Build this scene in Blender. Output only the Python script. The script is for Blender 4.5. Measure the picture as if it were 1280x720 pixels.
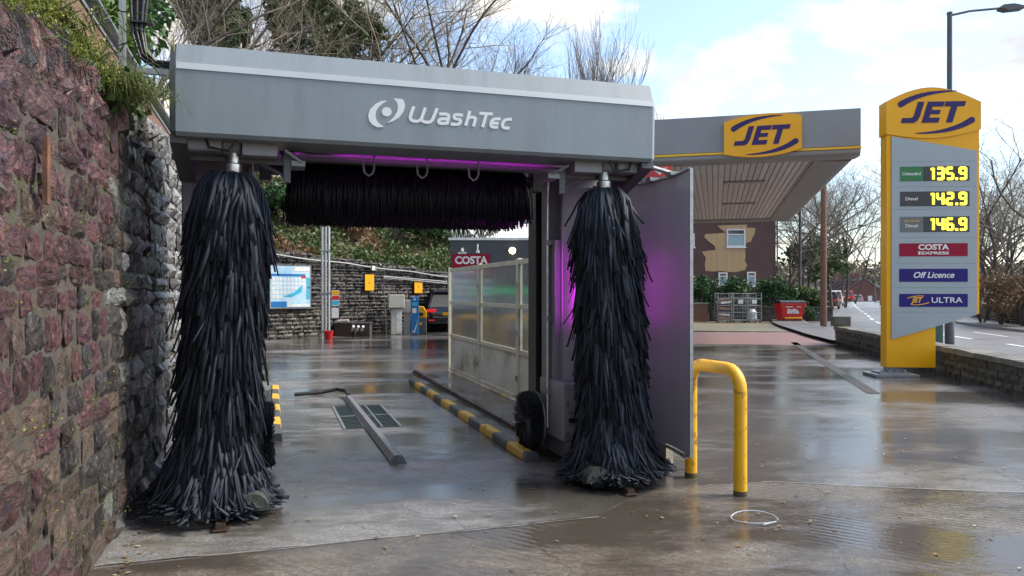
import bpy, math, random
import numpy as np
from mathutils import Vector, Matrix
R = math.radians
sc = bpy.context.scene
for o in list(bpy.data.objects): bpy.data.objects.remove(o)
col = sc.collection

# ---------------------------------------------------------------- camera
CAMH, FOC, HOR = 1.6, 950.0, 365.0
cam = bpy.data.cameras.new('camera'); cob = bpy.data.objects.new('camera', cam); col.objects.link(cob)
cob.location = (0, 0, CAMH); cob.rotation_euler = (R(90), 0, 0)
cam.sensor_width = 36; cam.lens = 36*FOC/1280; cam.shift_y = (HOR-360)/1280
cam.clip_start = 0.05; cam.clip_end = 3000
sc.camera = cob

# ---------------------------------------------------------------- sky, sun, exposure
SUN_AZ, SUN_EL = R(84), R(47)          # azimuth to the right of the view direction
w = bpy.data.worlds.new('World'); sc.world = w; w.use_nodes = True
N = w.node_tree.nodes; L = w.node_tree.links; N.clear()
def wn(t, **k):
    n = N.new(t)
    for a, b in k.items(): setattr(n, a, b)
    return n
out = wn('ShaderNodeOutputWorld')
sky = wn('ShaderNodeTexSky', sky_type='NISHITA', sun_disc=False, sun_elevation=SUN_EL, sun_rotation=SUN_AZ)
bg1 = wn('ShaderNodeBackground'); bg1.inputs[1].default_value = 0.15
bg2 = wn('ShaderNodeBackground'); bg2.inputs[1].default_value = 0.68
mx = wn('ShaderNodeMixShader')
tc = wn('ShaderNodeTexCoord'); sep = wn('ShaderNodeSeparateXYZ'); L.new(tc.outputs['Generated'], sep.inputs[0])
add = wn('ShaderNodeMath', operation='ADD'); L.new(sep.outputs[2], add.inputs[0]); add.inputs[1].default_value = 0.28
mxm = wn('ShaderNodeMath', operation='MAXIMUM'); L.new(add.outputs[0], mxm.inputs[0]); mxm.inputs[1].default_value = 0.12
dx = wn('ShaderNodeMath', operation='DIVIDE'); L.new(sep.outputs[0], dx.inputs[0]); L.new(mxm.outputs[0], dx.inputs[1])
dy = wn('ShaderNodeMath', operation='DIVIDE'); L.new(sep.outputs[1], dy.inputs[0]); L.new(mxm.outputs[0], dy.inputs[1])
cmb = wn('ShaderNodeCombineXYZ'); L.new(dx.outputs[0], cmb.inputs[0]); L.new(dy.outputs[0], cmb.inputs[1])
nz = wn('ShaderNodeTexNoise'); nz.inputs['Scale'].default_value = 2.1; nz.inputs['Detail'].default_value = 6; nz.inputs['Roughness'].default_value = 0.56; nz.inputs['Distortion'].default_value = 0.5
off = wn('ShaderNodeVectorMath', operation='ADD'); off.inputs[1].default_value = (3.3, 1.7, 0.4); L.new(cmb.outputs[0], off.inputs[0]); L.new(off.outputs[0], nz.inputs['Vector'])
rp = wn('ShaderNodeValToRGB'); rp.color_ramp.elements[0].position = 0.50; rp.color_ramp.elements[1].position = 0.62
rp.color_ramp.elements[0].color = (.05, .05, .05, 1); L.new(nz.outputs['Fac'], rp.inputs[0])
nz2 = wn('ShaderNodeTexNoise'); nz2.inputs['Scale'].default_value = 1.1; nz2.inputs['Detail'].default_value = 4; nz2.inputs['Roughness'].default_value = .6; L.new(cmb.outputs[0], nz2.inputs['Vector'])
rp2 = wn('ShaderNodeValToRGB'); e = rp2.color_ramp.elements
e[0].position = .36; e[0].color = (.62, .62, .65, 1); e[1].position = .62; e[1].color = (1.0, .98, .95, 1)
k = e.new(.46); k.color = (.92, .85, .72, 1)
L.new(nz2.outputs['Fac'], rp2.inputs[0]); L.new(rp2.outputs[0], bg2.inputs[0])
L.new(sky.outputs[0], bg1.inputs[0])
L.new(rp.outputs[0], mx.inputs[0]); L.new(bg1.outputs[0], mx.inputs[1]); L.new(bg2.outputs[0], mx.inputs[2]); L.new(mx.outputs[0], out.inputs[0])

sl = bpy.data.lights.new('sun', 'SUN'); sl.energy = 2.9; sl.angle = R(20); sl.color = (1, .93, .84)
so = bpy.data.objects.new('sun', sl); col.objects.link(so)
sd = Vector((math.sin(SUN_AZ)*math.cos(SUN_EL), math.cos(SUN_AZ)*math.cos(SUN_EL), math.sin(SUN_EL)))
so.rotation_euler = sd.to_track_quat('Z', 'Y').to_euler(); so.location = (20, 10, 30)
sc.view_settings.view_transform = 'Standard'; sc.view_settings.look = 'None'
sc.view_settings.exposure = 1.08; sc.view_settings.gamma = 1; sc.view_settings.use_curve_mapping = False
sc.render.engine = 'CYCLES'
sc.cycles.max_bounces = 5; sc.cycles.diffuse_bounces = 3; sc.cycles.glossy_bounces = 3; sc.cycles.transmission_bounces = 5; sc.cycles.transparent_max_bounces = 6
sc.cycles.use_adaptive_sampling = True; sc.cycles.adaptive_threshold = .02
sc.cycles.caustics_reflective = False; sc.cycles.caustics_refractive = False
try: sc.cycles.use_denoising = True
except Exception: pass

# ---------------------------------------------------------------- frames
A = R(17.4); CA, SA = math.cos(A), math.sin(A)          # car wash axis
def UV(u, v, z=0.0): return (CA*u - SA*v, SA*u + CA*v, z)
def P(px, py, Y): return ((px-640)*Y/FOC, Y, CAMH + (HOR-py)*Y/FOC)
def G(px, py): return P(px, py, FOC*CAMH/(py-HOR))
B = R(-15.0); CB, SB = math.cos(B), math.sin(B)          # forecourt canopy axis

# ---------------------------------------------------------------- mesh helpers
class MB:
    def __init__(s): s.v = []; s.f = []
    def add(s, vs, fs):
        n = len(s.v); s.v.extend([tuple(map(float, p)) for p in vs]); s.f.extend([tuple(i+n for i in f) for f in fs]); return s
    def box(s, x0, x1, y0, y1, z0, z1):
        return s.add([(x0,y0,z0),(x1,y0,z0),(x1,y1,z0),(x0,y1,z0),(x0,y0,z1),(x1,y0,z1),(x1,y1,z1),(x0,y1,z1)],
                     [(0,3,2,1),(4,5,6,7),(0,1,5,4),(1,2,6,5),(2,3,7,6),(3,0,4,7)])
    def cbox(s, c, d): return s.box(c[0]-d[0]/2, c[0]+d[0]/2, c[1]-d[1]/2, c[1]+d[1]/2, c[2]-d[2]/2, c[2]+d[2]/2)
    def prism(s, poly, a, b, ax='y'):
        """poly of 2-D points; ax is the extrusion axis: y -> (x,z), x -> (y,z), z -> (x,y)"""
        n = len(poly)
        f = {'y': lambda p, t: (p[0], t, p[1]), 'x': lambda p, t: (t, p[0], p[1]), 'z': lambda p, t: (p[0], p[1], t)}[ax]
        vs = [f(p, a) for p in poly] + [f(p, b) for p in poly]
        fs = [tuple(range(n)), tuple(range(2*n-1, n-1, -1))] + [(i, n+i, n+(i+1) % n, (i+1) % n) for i in range(n)]
        return s.add(vs, fs)
    def tube(s, pts, r, n=8, caps=True):
        pts = [Vector(p) for p in pts]; m = len(pts)
        rr = r if isinstance(r, (list, tuple)) else [r]*m
        up = None; vs = []
        for i, p in enumerate(pts):
            d = (pts[min(i+1, m-1)] - pts[max(i-1, 0)]); d = d.normalized() if d.length > 1e-9 else Vector((0,0,1))
            if up is None: up = d.orthogonal().normalized()
            up = (up - d*up.dot(d)); up = up.normalized() if up.length > 1e-6 else d.orthogonal().normalized()
            sd_ = d.cross(up)
            for k in range(n):
                a = 2*math.pi*k/n; vs.append(p + (up*math.cos(a) + sd_*math.sin(a))*rr[i])
        fs = [(i*n+k, i*n+(k+1) % n, (i+1)*n+(k+1) % n, (i+1)*n+k) for i in range(m-1) for k in range(n)]
        if caps: fs += [tuple(range(n-1, -1, -1)), tuple((m-1)*n+k for k in range(n))]
        return s.add(vs, fs)
    def lathe(s, prof, n=24, c=(0,0), ax='z'):
        vs = []
        for r, z in prof:
            for k in range(n):
                a = 2*math.pi*k/n; x, y = r*math.cos(a), r*math.sin(a)
                vs.append((c[0]+x, c[1]+y, z) if ax == 'z' else ((z, c[0]+x, c[1]+y) if ax == 'x' else (c[0]+x, z, c[1]+y)))
        m = len(prof)
        fs = [(i*n+k, i*n+(k+1) % n, (i+1)*n+(k+1) % n, (i+1)*n+k) for i in range(m-1) for k in range(n)]
        fs += [tuple(range(n-1, -1, -1)), tuple((m-1)*n+k for k in range(n))]
        return s.add(vs, fs)
    def grid(s, rows):
        m, n = len(rows), len(rows[0])
        return s.add([p for r in rows for p in r], [(i*n+j, i*n+j+1, (i+1)*n+j+1, (i+1)*n+j) for i in range(m-1) for j in range(n-1)])
    def mesh(s, name, smooth=False):
        me = bpy.data.meshes.new(name); me.from_pydata(s.v, [], s.f); me.update()
        if smooth: me.polygons.foreach_set('use_smooth', [True]*len(me.polygons))
        return me

def npmesh(name, V, F, smooth=False):
    V = np.asarray(V, np.float32); F = np.asarray(F, np.int32); k = F.shape[1]
    me = bpy.data.meshes.new(name)
    me.vertices.add(len(V)); me.vertices.foreach_set('co', V.ravel())
    me.loops.add(F.size); me.loops.foreach_set('vertex_index', F.ravel())
    me.polygons.add(len(F)); me.polygons.foreach_set('loop_start', np.arange(0, F.size, k, dtype=np.int32))
    me.update(calc_edges=True)
    if smooth: me.polygons.foreach_set('use_smooth', np.ones(len(F), bool))
    return me

def lk(name, me, mat=None, parent=None, loc=None, rot=None):
    if isinstance(me, MB): me = me.mesh(name)
    o = bpy.data.objects.new(name, me); col.objects.link(o)
    if mat is not None and not me.materials: me.materials.append(mat)
    if parent: o.parent = parent
    if loc is not None: o.location = loc
    if rot is not None: o.rotation_euler = rot
    return o
def bev(o, wd, seg=2):
    m = o.modifiers.new('bevel', 'BEVEL'); m.width = wd; m.segments = seg; m.limit_method = 'ANGLE'; m.angle_limit = R(35); return o
def smooth(o, ang=40):
    me = o.data; me.polygons.foreach_set('use_smooth', [True]*len(me.polygons))
    try: me.set_sharp_from_angle(angle=R(ang))
    except Exception: pass
    return o
def tag(o, label, cat, group=None):
    o['label'] = label; o['category'] = cat
    if group: o['group'] = group
    return o
def thing(name, label, cat, loc=(0,0,0), rz=0.0, group=None):
    o = bpy.data.objects.new(name, None); col.objects.link(o); o.empty_display_size = .2
    o.location = loc; o.rotation_euler = (0, 0, rz); return tag(o, label, cat, group)
def struct(name, me, mat): o = lk(name, me, mat); o['kind'] = 'structure'; return o
def stuff(o): o['kind'] = 'stuff'; return o
def copy_tree(o, parent=None):
    c = o.copy(); col.objects.link(c)
    if parent: c.parent = parent
    for ch in list(o.children): copy_tree(ch, c)
    return c

def text(name, body, size, mat, parent, loc, shear=0, offset=0.0, extrude=.002, align='CENTER', space=1.0, xs=1.0, rz=0, rx=R(90), width=None):
    cu = bpy.data.curves.new(name, 'FONT'); cu.body = body; cu.size = size; cu.align_x = align; cu.align_y = 'CENTER'
    cu.shear = shear; cu.offset = offset; cu.extrude = extrude; cu.space_character = space; cu.resolution_u = 4
    t = bpy.data.objects.new(name, cu); col.objects.link(t)
    dg = bpy.context.evaluated_depsgraph_get()
    me = bpy.data.meshes.new_from_object(t.evaluated_get(dg))
    bpy.data.objects.remove(t); bpy.data.curves.remove(cu)
    o = lk(name, me, None, parent, loc, (rx, 0, rz)); me.materials.clear(); me.materials.append(mat); o.scale = (xs, 1, 1)
    if width:
        xx = [v.co.x for v in me.vertices]; o.scale = (width/(max(xx)-min(xx)), 1, 1)
    return o

# ---------------------------------------------------------------- materials
MATS = {}
def M(name, c1, c2=None, scale=4.0, rough=.6, rough2=None, metal=0.0, bump=0.0, bscale=40.0, isl=False, objr=0.0,
      lo=.35, hi=.65, spec=.5, emit=None, estr=0.0, detail=5.0, c3=None, s3=1.0, lo3=.5, hi3=.62, trans=0.0, alpha=1.0, bdist=.02, stretch=None, facet=0):
    m = bpy.data.materials.new(name); m.use_nodes = True; MATS[name] = m
    nt = m.node_tree; n = nt.nodes; l = nt.links; b = n['Principled BSDF']
    b.inputs['Base Color'].default_value = (*c1, 1); b.inputs['Roughness'].default_value = rough; b.inputs['Metallic'].default_value = metal
    b.inputs['Specular IOR Level'].default_value = spec
    if trans: b.inputs['Transmission Weight'].default_value = trans
    if alpha < 1: b.inputs['Alpha'].default_value = alpha
    if emit: b.inputs['Emission Color'].default_value = (*emit, 1); b.inputs['Emission Strength'].default_value = estr
    t = n.new('ShaderNodeTexCoord'); vec = t.outputs['Object']
    if objr:
        oi = n.new('ShaderNodeObjectInfo'); mu = n.new('ShaderNodeVectorMath'); mu.operation = 'SCALE'; mu.inputs[3].default_value = 37.0
        cx = n.new('ShaderNodeCombineXYZ')
        for i in range(3): l.new(oi.outputs['Random'], cx.inputs[i])
        l.new(cx.outputs[0], mu.inputs[0]); ad = n.new('ShaderNodeVectorMath'); l.new(vec, ad.inputs[0]); l.new(mu.outputs[0], ad.inputs[1]); vec = ad.outputs[0]
    if stretch:
        mp = n.new('ShaderNodeMapping'); mp.inputs['Scale'].default_value = stretch; l.new(vec, mp.inputs[0]); vec = mp.outputs[0]
    fac = None
    if c2 is not None:
        if isl:
            g = n.new('ShaderNodeNewGeometry'); fac = g.outputs['Random Per Island']
            cr = n.new('ShaderNodeValToRGB'); cr.color_ramp.elements[0].color = (*c1, 1); cr.color_ramp.elements[1].color = (*c2, 1)
            l.new(fac, cr.inputs[0]); cs = cr.outputs[0]
        else:
            tx = n.new('ShaderNodeTexNoise'); tx.inputs['Scale'].default_value = scale; tx.inputs['Detail'].default_value = detail; tx.inputs['Roughness'].default_value = .6
            l.new(vec, tx.inputs['Vector']); cr = n.new('ShaderNodeValToRGB')
            cr.color_ramp.elements[0].position = lo; cr.color_ramp.elements[1].position = hi
            cr.color_ramp.elements[0].color = (*c1, 1); cr.color_ramp.elements[1].color = (*c2, 1)
            l.new(tx.outputs['Fac'], cr.inputs[0]); cs = cr.outputs[0]; fac = tx.outputs['Fac']
        if c3 is not None:
            t3 = n.new('ShaderNodeTexNoise'); t3.inputs['Scale'].default_value = s3; t3.inputs['Detail'].default_value = 6; t3.inputs['Roughness'].default_value = .65; l.new(vec, t3.inputs['Vector'])
            r3 = n.new('ShaderNodeMapRange'); r3.inputs[1].default_value = lo3; r3.inputs[2].default_value = hi3; l.new(t3.outputs['Fac'], r3.inputs[0])
            mi = n.new('ShaderNodeMix'); mi.data_type = 'RGBA'; l.new(r3.outputs[0], mi.inputs['Factor']); l.new(cs, mi.inputs['A']); mi.inputs['B'].default_value = (*c3, 1); cs = mi.outputs['Result']
        if objr:
            hs = n.new('ShaderNodeHueSaturation'); mr = n.new('ShaderNodeMapRange'); mr.inputs[3].default_value = 1-objr; mr.inputs[4].default_value = 1+objr
            l.new(oi.outputs['Random'], mr.inputs[0]); l.new(mr.outputs[0], hs.inputs['Value']); l.new(cs, hs.inputs['Color'])
            ms = n.new('ShaderNodeMath'); ms.operation = 'MULTIPLY'; ms.inputs[1].default_value = 7.31; fr = n.new('ShaderNodeMath'); fr.operation = 'FRACT'
            l.new(oi.outputs['Random'], ms.inputs[0]); l.new(ms.outputs[0], fr.inputs[0])
            mh = n.new('ShaderNodeMapRange'); mh.inputs[3].default_value = .5-.035*objr; mh.inputs[4].default_value = .5+.035*objr; l.new(fr.outputs[0], mh.inputs[0]); l.new(mh.outputs[0], hs.inputs['Hue'])
            cs = hs.outputs[0]
        l.new(cs, b.inputs['Base Color'])
    if rough2 is not None and fac is not None:
        mr = n.new('ShaderNodeMapRange'); mr.inputs[1].default_value = lo; mr.inputs[2].default_value = hi; mr.inputs[3].default_value = rough; mr.inputs[4].default_value = rough2
        l.new(fac, mr.inputs[0]); l.new(mr.outputs[0], b.inputs['Roughness'])
    if bump:
        bt = n.new('ShaderNodeTexNoise'); bt.inputs['Scale'].default_value = bscale; bt.inputs['Detail'].default_value = 4; bt.inputs['Roughness'].default_value = .65; l.new(vec, bt.inputs['Vector'])
        bn = n.new('ShaderNodeBump'); bn.inputs['Strength'].default_value = bump; bn.inputs['Distance'].default_value = bdist
        hh = bt.outputs['Fac']
        if facet:
            bt.inputs['Roughness'].default_value = .75
            vo = n.new('ShaderNodeTexVoronoi'); vo.inputs['Scale'].default_value = facet; wv = n.new('ShaderNodeVectorMath'); wv.operation = 'MULTIPLY_ADD'; l.new(bt.outputs['Color'], wv.inputs[0]); wv.inputs[1].default_value = (.5, .5, .5); l.new(vec, wv.inputs[2]); l.new(wv.outputs[0], vo.inputs['Vector'])
            ma = n.new('ShaderNodeMath'); ma.operation = 'MULTIPLY_ADD'; l.new(vo.outputs['Distance'], ma.inputs[0]); ma.inputs[1].default_value = .8; l.new(hh, ma.inputs[2]); hh = ma.outputs[0]
        l.new(hh, bn.inputs['Height']); l.new(bn.outputs[0], b.inputs['Normal'])
    return m

def wet_ground(name, dry, wet, tint, pud_scale, pud_lo, pud_hi, fine=120.0, groove=None, rough_dry=.42, grain=.35, seed=0.0, grot=0.0, wet_r=.05, crack=0):
    """wet paving: damp rough areas and smooth standing water by a noise mask"""
    m = bpy.data.materials.new(name); m.use_nodes = True; nt = m.node_tree; n = nt.nodes; l = nt.links; b = n['Principled BSDF']; MATS[name] = m
    t = n.new('ShaderNodeTexCoord'); mp = n.new('ShaderNodeMapping'); mp.inputs['Location'].default_value = (seed, seed*1.7, 0); l.new(t.outputs['Object'], mp.inputs[0]); v = mp.outputs[0]
    def noise(s, d=5, r=.6, vec=None, dist=0):
        x = n.new('ShaderNodeTexNoise'); x.inputs['Scale'].default_value = s; x.inputs['Detail'].default_value = d; x.inputs['Roughness'].default_value = r; x.inputs['Distortion'].default_value = dist
        l.new(vec or v, x.inputs['Vector']); return x.outputs['Fac']
    def rng(src, a, b_, c, d):
        x = n.new('ShaderNodeMapRange'); x.interpolation_type = 'SMOOTHSTEP'; x.inputs[1].default_value = a; x.inputs[2].default_value = b_; x.inputs[3].default_value = c; x.inputs[4].default_value = d; l.new(src, x.inputs[0]); return x.outputs[0]
    def mth(op, a, b_):
        x = n.new('ShaderNodeMath'); x.operation = op
        for i, q in enumerate((a, b_)):
            if isinstance(q, (int, float)): x.inputs[i].default_value = q
            else: l.new(q, x.inputs[i])
        return x.outputs[0]
    def mixc(f, a, b_):
        x = n.new('ShaderNodeMix'); x.data_type = 'RGBA'; l.new(f, x.inputs['Factor'])
        for k_, q in (('A', a), ('B', b_)):
            if isinstance(q, tuple): x.inputs[k_].default_value = (*q, 1)
            else: l.new(q, x.inputs[k_])
        return x.outputs['Result']
    mp3 = n.new('ShaderNodeMapping'); mp3.inputs['Scale'].default_value = (.75, 1.5, 1); mp3.inputs['Rotation'].default_value = (0, 0, R(-12)); l.new(v, mp3.inputs[0])
    mid = noise(3.5, 5, .7, mp3.outputs[0]); big = noise(pud_scale, 5, .62, mp3.outputs[0]); fin = noise(fine, 3, .6); st = noise(.45, 4, .6)
    pud = rng(mth('ADD', mth('MULTIPLY', big, .82), mth('MULTIPLY', mid, .18)), pud_lo, pud_hi, 0, 1)
    c = mixc(rng(fin, .35, .7, 0, 1), tuple(x*.6 for x in dry), tuple(x*1.35 for x in dry))
    c = mixc(rng(noise(fine*.28, 3, .7), .52, .68, 0, .65), c, tuple(x*1.7 for x in dry))
    c = mixc(rng(mid, .42, .68, 0, .75), c, tint)
    c = mixc(rng(st, .5, .68, 0, .6), c, tuple(x*.55 for x in dry))
    c = mixc(pud, c, wet)
    if crack:
        vo = n.new('ShaderNodeTexVoronoi'); vo.feature = 'DISTANCE_TO_EDGE'; vo.inputs['Scale'].default_value = crack
        dn = n.new('ShaderNodeTexNoise'); dn.inputs['Scale'].default_value = 2.5; dn.inputs['Detail'].default_value = 4; l.new(v, dn.inputs['Vector'])
        va = n.new('ShaderNodeVectorMath'); va.operation = 'MULTIPLY_ADD'; l.new(dn.outputs['Color'], va.inputs[0]); va.inputs[1].default_value = (.6, .6, 0); l.new(v, va.inputs[2]); l.new(va.outputs[0], vo.inputs['Vector'])
        c = mixc(mth('MULTIPLY', rng(vo.outputs['Distance'], .0015, .0045, 1, 0), rng(st, .42, .55, 0, .45)), c, tuple(x*.25 for x in wet))
    l.new(c, b.inputs['Base Color'])
    rr = mth('ADD', rng(mid, .3, .7, rough_dry*.62, rough_dry*1.12), 0.0)
    rgh = n.new('ShaderNodeMix'); l.new(pud, rgh.inputs[0]); l.new(rr, rgh.inputs[2]); rgh.inputs[3].default_value = wet_r
    l.new(rgh.outputs[0], b.inputs['Roughness']); b.inputs['IOR'].default_value = 1.5
    h = mth('MULTIPLY', fin, grain)
    cs_ = noise(fine*.2, 3, .65); h = mth('ADD', h, mth('MULTIPLY', cs_, grain*1.6))
    h = mth('ADD', h, mth('MULTIPLY', mid, .25))
    if groove:
        mp2 = n.new('ShaderNodeMapping'); mp2.inputs['Rotation'].default_value = (0, 0, grot); l.new(t.outputs['Object'], mp2.inputs[0])
        wv = n.new('ShaderNodeTexWave'); wv.inputs['Scale'].default_value = groove; wv.inputs['Distortion'].default_value = 2.2; wv.inputs['Detail'].default_value = 3; wv.inputs['Detail Scale'].default_value = 1.3; l.new(mp2.outputs[0], wv.inputs[0])
        h = mth('ADD', h, mth('MULTIPLY', mth('MULTIPLY', wv.outputs['Fac'], rng(noise(.8, 3), .4, .6, .05, 1)), .8))
    h = mth('MULTIPLY', h, mth('SUBTRACT', 1.0, mth('MULTIPLY', pud, .78)))
    bn = n.new('ShaderNodeBump'); bn.inputs['Strength'].default_value = .6; bn.inputs['Distance'].default_value = .011; l.new(h, bn.inputs['Height']); l.new(bn.outputs[0], b.inputs['Normal'])
    return m

asphalt = wet_ground('wet_asphalt', (.205,.20,.196), (.07,.066,.062), (.135,.122,.108), .30, .40, .56, 95, seed=2.0, rough_dry=.28, wet_r=.06)
bayfloor = wet_ground('wet_bay_concrete', (.215,.214,.21), (.066,.061,.053), (.135,.122,.09), .6, .41, .56, 110, seed=5.2, rough_dry=.28, wet_r=.07, crack=.42)
apron_m = wet_ground('brushed_wet_concrete', (.165,.148,.125), (.058,.049,.040), (.125,.10,.072), .55, .39, .54, 80, groove=4.5, seed=9.1, grot=R(-55), rough_dry=.26, grain=.5, wet_r=.07, crack=.38)
road_m = wet_ground('road_asphalt', (.17,.165,.165), (.12,.12,.12), (.15,.145,.14), .2, .55, .7, 60, seed=1.3, rough_dry=.5)
pave_m = wet_ground('pavement_asphalt', (.15,.14,.135), (.10,.095,.09), (.13,.12,.11), .4, .55, .7, 70, seed=3.3, rough_dry=.5)

white_paint = M('white_paint', (.78,.78,.76), (.62,.62,.60), 6, .5)
grey_body = M('gantry_grey_paint', (.225,.265,.29), (.205,.243,.268), 1.6, .40, .5, bump=.05, bscale=6, c3=(.165,.195,.21), s3=1.3, lo3=.5, hi3=.8, stretch=(3.5,1,.5))
grey_stripe = M('light_grey_stripe', (.36,.40,.425), (.33,.365,.39), 3, .45)
grey_dark = M('gantry_dark_grey', (.09,.09,.10), (.07,.07,.075), 4, .45)
galv = M('galvanised_steel', (.36,.37,.37), (.27,.28,.28), 14, .42, .55, metal=.7, bump=.05, bscale=30)
steel_w = M('brushed_steel', (.6,.6,.6), (.45,.45,.45), 20, .3, .4, metal=.9)
silver_p = M('silver_paint', (.27,.27,.29), (.23,.23,.25), 2, .35, .42)
black_pl = M('black_plastic', (.012,.012,.014), (.022,.022,.024), 8, .4)
bristle_m = M('foam_bristle', (.006,.009,.015), (.034,.043,.060), isl=True, rough=.62, spec=.32)
bristle_k = M('foam_bristle_roof', (.0015,.0015,.004), (.004,.004,.010), isl=True, rough=.5, spec=.3)
wheel_br = M('wheel_brush_black', (.006,.007,.010), (.016,.018,.022), isl=True, rough=.5, spec=.35)
led_m = M('led_magenta', (.3,.02,.3), emit=(.85,.03,.95), estr=17); led_s = M('led_magenta_soft', (.3,.02,.3), emit=(.85,.03,.95), estr=10); led_b = M('led_magenta_bright', (.3,.02,.3), emit=(.85,.02,.95), estr=34)
yellow_p = M('safety_yellow', (.78,.42,.012), (.70,.36,.01), 5, .38, .5, bump=.06, bscale=25, c3=(.22,.10,.02), s3=7, lo3=.55, hi3=.63)
yellow_k = M('kerb_yellow', (.72,.42,.03), (.55,.32,.04), 9, .5, bump=.2, bscale=50, c3=(.10,.08,.06), s3=7, lo3=.6, hi3=.7)
black_k = M('kerb_black', (.05,.052,.055), (.09,.09,.09), 9, .5, bump=.2, bscale=50)
sign_y = M('sign_yellow', (.82,.39,.006), (.78,.365,.005), 2, .36, spec=.35)
sign_pur = M('sign_purple', (.035,.022,.115), rough=.45, spec=.25)
sign_gr = M('sign_silver_grey', (.32,.37,.40), (.30,.345,.375), 1.5, .35)
canopy_g = M('canopy_grey', (.24,.25,.265), (.215,.225,.24), 1.2, .45, .55)
canopy_d = M('canopy_dark_grey', (.27,.275,.29), (.24,.245,.26), 1.0, .5)
soffit_m = M('soffit_plank', (.62,.61,.62), (.55,.54,.55), .8, .45, objr=.10)
rust = M('rusty_steel', (.20,.085,.045), (.10,.05,.03), 7, .75, bump=.2, bscale=40)
railst = M('rail_rusty_steel', (.10,.06,.04), (.055,.04,.03), 9, .35, .6, metal=.5, bump=.2, bscale=40)
wood_br = M('weathered_brown_wood', (.22,.11,.075), (.13,.075,.055), 3, .75, stretch=(1,1,8), bump=.2, bscale=20)
red_p = M('red_plastic', (.60,.018,.02), (.5,.015,.018), 5, .35)
lime = M('pale_deposit', (.30,.29,.27), (.12,.11,.10), 6, .5)
mortar = M('old_mortar', (.085,.07,.058), (.045,.038,.032), 9, .85, bump=.7, bscale=25, c3=(.055,.062,.025), s3=3.2, lo3=.52, hi3=.66)
mortar_d = M('dark_mortar', (.06,.055,.05), (.035,.033,.03), 6, .8, bump=.6, bscale=25, c3=(.05,.06,.025), s3=2)
st_red = M('maroon_stone', (.078,.030,.038), (.140,.066,.062), 3.0, .52, .34, bump=.9, bscale=5, facet=3.2, objr=.5, c3=(.045,.033,.042), s3=4, lo3=.48, hi3=.60, bdist=.035)
st_brown = M('brown_stone', (.075,.050,.042), (.130,.088,.066), 3.0, .55, .36, bump=.9, bscale=5, facet=3.2, objr=.45, c3=(.05,.05,.035), s3=3.5, lo3=.50, hi3=.62, bdist=.035)
st_dark = M('wet_black_stone', (.03,.03,.032), (.085,.075,.075), 3.0, .26, .12, bump=.9, bscale=5, facet=3.5, objr=.4, c3=(.06,.05,.035), s3=4, bdist=.04)
st_lime = M('lime_streaked_stone', (.15,.15,.148), (.44,.44,.425), 3.4, .42, .22, bump=.9, bscale=5, facet=4, objr=.3, c3=(.05,.05,.05), s3=3.4, lo3=.50, hi3=.62, bdist=.03)
st_far = M('dark_grey_stone', (.026,.024,.025), (.085,.075,.07), 3, .7, bump=.6, bscale=10, c3=(.12,.10,.08), s3=1.2, lo3=.58, hi3=.72, isl=False)
soil = M('bank_soil', (.12,.085,.05), (.07,.06,.03), 1.5, .9, bump=.5, bscale=8, c3=(.19,.12,.06), s3=.5)
def leafm(name, cs, tr=.12, rough=.5):
    m = bpy.data.materials.new(name); m.use_nodes = True; nt = m.node_tree; n = nt.nodes; l = nt.links; b = n['Principled BSDF']
    g = n.new('ShaderNodeNewGeometry'); cr = n.new('ShaderNodeValToRGB'); e = cr.color_ramp.elements
    e[0].color = (*cs[0], 1); e[1].color = (*cs[-1], 1)
    for i, c in enumerate(cs[1:-1]): q = e.new((i+1)/(len(cs)-1)); q.color = (*c, 1)
    l.new(g.outputs['Random Per Island'], cr.inputs[0]); l.new(cr.outputs[0], b.inputs['Base Color']); b.inputs['Roughness'].default_value = rough
    b.inputs['Specular IOR Level'].default_value = .35
    tb = n.new('ShaderNodeBsdfTranslucent'); l.new(cr.outputs[0], tb.inputs[0]); mx_ = n.new('ShaderNodeMixShader'); mx_.inputs[0].default_value = tr
    l.new(b.outputs[0], mx_.inputs[1]); l.new(tb.outputs[0], mx_.inputs[2]); l.new(mx_.outputs[0], n['Material Output'].inputs[0]); MATS[name] = m; return m
lf_ivy = leafm('ivy_leaf', [(.018,.04,.014), (.035,.075,.02), (.06,.11,.03), (.03,.06,.02)])
lf_laurel = leafm('laurel_leaf', [(.025,.075,.012), (.05,.13,.018), (.085,.19,.025), (.13,.23,.035)], .22)
lf_hedge = leafm('hedge_leaf', [(.02,.05,.02), (.035,.085,.03), (.06,.13,.04), (.028,.07,.025)])
lf_bramble = leafm('bramble_leaf', [(.03,.065,.02), (.06,.11,.03), (.11,.15,.045), (.045,.08,.03), (.14,.13,.05)])
lf_dead = leafm('dead_bracken', [(.19,.11,.055), (.27,.17,.09), (.13,.08,.045), (.22,.16,.07)])
lf_grass = leafm('grass_blade', [(.07,.12,.03), (.14,.19,.05), (.20,.21,.08), (.10,.15,.04)], .3)
lf_moss = leafm('moss_sprig', [(.15,.19,.02), (.24,.25,.03), (.09,.14,.025)], .2)
lf_wood = leafm('far_wood', [(.10,.085,.06), (.14,.115,.075), (.075,.08,.05), (.17,.12,.08)], .1)
bark = M('bark', (.10,.085,.07), (.055,.047,.04), 6, .85, bump=.3, bscale=20)
twig_d = M('bare_twigs', (.17,.145,.12), (.11,.092,.078), 3, .85)
twig_l = M('pale_twigs', (.36,.31,.22), (.24,.20,.15), 3, .85)
brick_d = M('trough_brick', (.075,.04,.032), (.045,.03,.026), 12, .8, bump=.4, bscale=30)
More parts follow.
